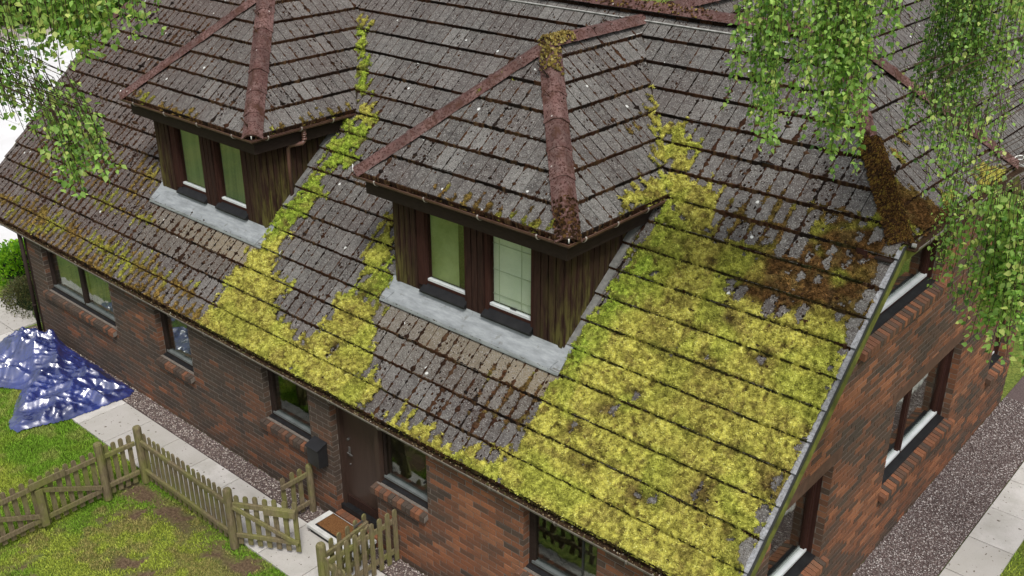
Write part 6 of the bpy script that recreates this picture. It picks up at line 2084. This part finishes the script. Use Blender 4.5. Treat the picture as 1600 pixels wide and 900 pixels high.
    face = np.abs((Z * (d / np.linalg.norm(d, axis=1)[:, None])).sum(1))
    score = S / z * (0.3 + face) * vis
    order = np.argsort(-score); big = order[:300]; rest = order[300:]
    V, F, CC = leaves_arrays(P[rest] - np.array(off), D[rest], Np[rest], S[rest], C[rest])
    o = link(np_mesh('foliage', V, F, 'leaf', CC, True), 'foliage', t); o['kind'] = 'stuff'
    lm = []
    for k in range(6):
        lm.append(np_mesh('leaf', LT, LF, 'leaf', np.tile(GREENS[k], (7, 1)), True))
    for i in big:
        k = int(np.argmin(((GREENS - C[i]) ** 2).sum(1)))
        o = bpy.data.objects.new('leaf', lm[k]); col.objects.link(o); o.parent = t
        M3 = Matrix((Vector(X[i]), Vector(Dn[i]), Vector(Z[i]))).transposed()
        o.matrix_local = Matrix.Translation(Vector(P[i]) - off) @ M3.to_4x4() @ Matrix.Scale(float(S[i]), 4)
    return t
T1 = [.27, .32, .10, .19, .03, .09]; T2 = [.30, .16, .26, .08, .16, .04]; T3 = [.20, .32, .06, .26, .03, .13]
LS = 0.046
birch('weeping birch with long leafy strands hanging over the right end of the roof', (5.2, 3.2), 11.0, (-0.6, -0.4), [
    ((-0.44, 0.90, 7.5), (0.36, 0.45), (5.76, 6.9), 84, LS, 2.3, T1, (0, 0, 0, 0)),
    ((-0.02, 1.22, 7.5), (0.28, 0.40), (5.58, 6.9), 92, LS, 2.4, T1, (0, 0, 0, 0)),
    ((0.16, 1.50, 7.5), (0.16, 0.3), (6.6, 7.1), 12, LS, 1.2, T1, (0, 0, 0, 0)),
    ((0.42, 2.36, 7.6), (0.24, 0.45), (5.40, 6.5), 84, LS * .8, 2.2, T2, (0, 0, 0, 0)),
    ((0.80, 2.20, 7.6), (0.40, 0.4), (5.60, 6.6), 60, LS * .9, 1.6, T1, (0, 0, 0, 0)),
    ((0.45, 1.9, 6.45), (0.60, 0.2), (5.50, 5.95), 26, LS * .85, 1.1, T1, (0.3, 0.2, 0, 1.4)),
    ((1.02, 1.15, 6.35), (0.35, 0.2), (5.60, 5.95), 26, LS * .9, 1.2, T1, (0, 0, 0, 1.0)),
    ((1.13, 0.82, 5.98), (0.06, 0.1), (5.06, 5.4), 14, LS * .8, 1.9, T1, (0, 0, 0, 1.0)),
    ((1.66, 0.52, 6.1), (0.25, 0.4), (4.76, 5.5), 105, LS * 1.0, 2.3, T3, (0.05, 0, 0, 1.0)),
], 21)
birch('birch with broad glossy leaves reaching in over the left end of the roof', (-6.2, -9.6), 10.5, (0.8, 0.9), [
    ((-3.10, -3.48, 7.60), (0.46, 0.35), (6.96, 7.2), 100, LS * 1.0, 2.6, T3, (0, 0, 0, 0)),
    ((-3.25, -3.80, 7.40), (0.34, 0.3), (6.70, 7.0), 34, LS * .9, 1.3, T1, (0, 0, 0, 0)),
    ((-3.16, -3.92, 7.10), (0.22, 0.2), (6.52, 6.80), 24, LS * .85, 1.5, T1, (0.2, 0.1, 0, -1.0)),
    ((-3.02, -3.78, 6.90), (0.24, 0.2), (6.34, 6.62), 30, LS * .9, 1.9, T1, (0.3, 0.2, 0, -1.2)),
    ((-2.84, -3.80, 6.74), (0.17, 0.2), (6.10, 6.4), 34, LS * .9, 2.0, T1, (0.2, 0.1, 0, -1.4)),
    ((-3.30, -4.00, 6.98), (0.16, 0.2), (6.60, 6.78), 16, LS * .7, 1.4, T2, (0.1, 0.1, 0, -.9)),
], 33)

# ------------------------------------------------------------------ shrubs and background
def bush(name, lab, c, r, n, s, pal, cat='bush', flat=1.0):
    t = empty(name, (c[0], c[1], 0)); tag(t, lab, cat)
    th = RS.rand(n) * 6.283; ph = np.arccos(1 - RS.rand(n) * 1.0); rr = 0.72 + 0.34 * RS.rand(n)
    nz = fbm(np.cos(th) * 2 + 5, ph * 2 + np.sin(th), 3)
    rr = rr * (0.75 + 0.5 * nz)
    P = np.stack([np.cos(th) * np.sin(ph) * r[0] * rr, np.sin(th) * np.sin(ph) * r[1] * rr, np.cos(ph) * r[2] * rr], 1)
    D = P / np.linalg.norm(P, axis=1)[:, None] + (RS.rand(n, 3) - .5) * 1.4 + np.array((0, 0, .4)); N = RS.rand(n, 3) - .5
    pal = np.array(pal); C = pal[RS.randint(0, len(pal), n)] * (0.6 + 0.8 * RS.rand(n))[:, None]
    V, F, CC = leaves_arrays(P, D, N, s * (0.6 + 0.8 * RS.rand(n)), C)
    o = link(np_mesh('foliage', V, F, 'leaf', CC), 'foliage', t); o['kind'] = 'stuff'
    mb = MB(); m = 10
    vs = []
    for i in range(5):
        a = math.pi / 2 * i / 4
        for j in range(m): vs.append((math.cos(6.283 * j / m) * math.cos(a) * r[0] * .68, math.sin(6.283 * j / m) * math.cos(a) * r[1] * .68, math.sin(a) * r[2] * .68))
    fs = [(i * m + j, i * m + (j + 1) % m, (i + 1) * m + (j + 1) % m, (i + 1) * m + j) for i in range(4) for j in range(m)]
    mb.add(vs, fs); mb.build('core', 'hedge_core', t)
bush('shrub', 'bright lime green shrub beyond the left corner of the house', (-16.3, 1.1), (0.85, 0.8, 0.62), 4200, 0.055, [(0.20, 0.40, 0.03), (0.28, 0.48, 0.04), (0.13, 0.30, 0.03)], 'shrub')
bush('heather_bush', 'low olive brown heather bush beside the slab paving', (-14.75, 0.52), (0.85, 0.55, 0.50), 7000, 0.030, [(0.09, 0.085, 0.035), (0.13, 0.12, 0.05), (0.07, 0.08, 0.03), (0.11, 0.13, 0.04)], 'bush')
bush('box_bush', 'small round dark green bush between the heather and the wall', (-14.05, 0.42), (0.30, 0.28, 0.33), 2200, 0.026, [(0.08, 0.13, 0.03), (0.12, 0.17, 0.04)], 'bush')
for i in range(9):
    f = i / 8
    x = -41.5 + f * 12; y = 11.5 + f * 13.0
    bush('hedge_tree', ['dark leafy tree behind the drive, leftmost of the row', 'second tree from the left in the row behind the drive', 'third tree from the left in the row behind the drive', 'tree behind the drive, fourth from the left', 'middle tree of the row behind the drive', 'tree just right of the middle of the far row', 'third tree from the right in the far row', 'second tree from the right in the far row', 'rightmost tree of the row behind the drive'][i],
         (x - 1.5, y + 1.0), (2.2, 2.2, 4.2 + (i % 3) * .5), 5200, 0.16, [(0.07, 0.16, 0.02), (0.11, 0.22, 0.03), (0.04, 0.09, 0.015), (0.17, 0.27, 0.04)], 'tree')
    house_g = None
for o in col.objects:
    if o.name.startswith('hedge_tree') and o.parent is None: o['group'] = 'trees in the row behind the drive'
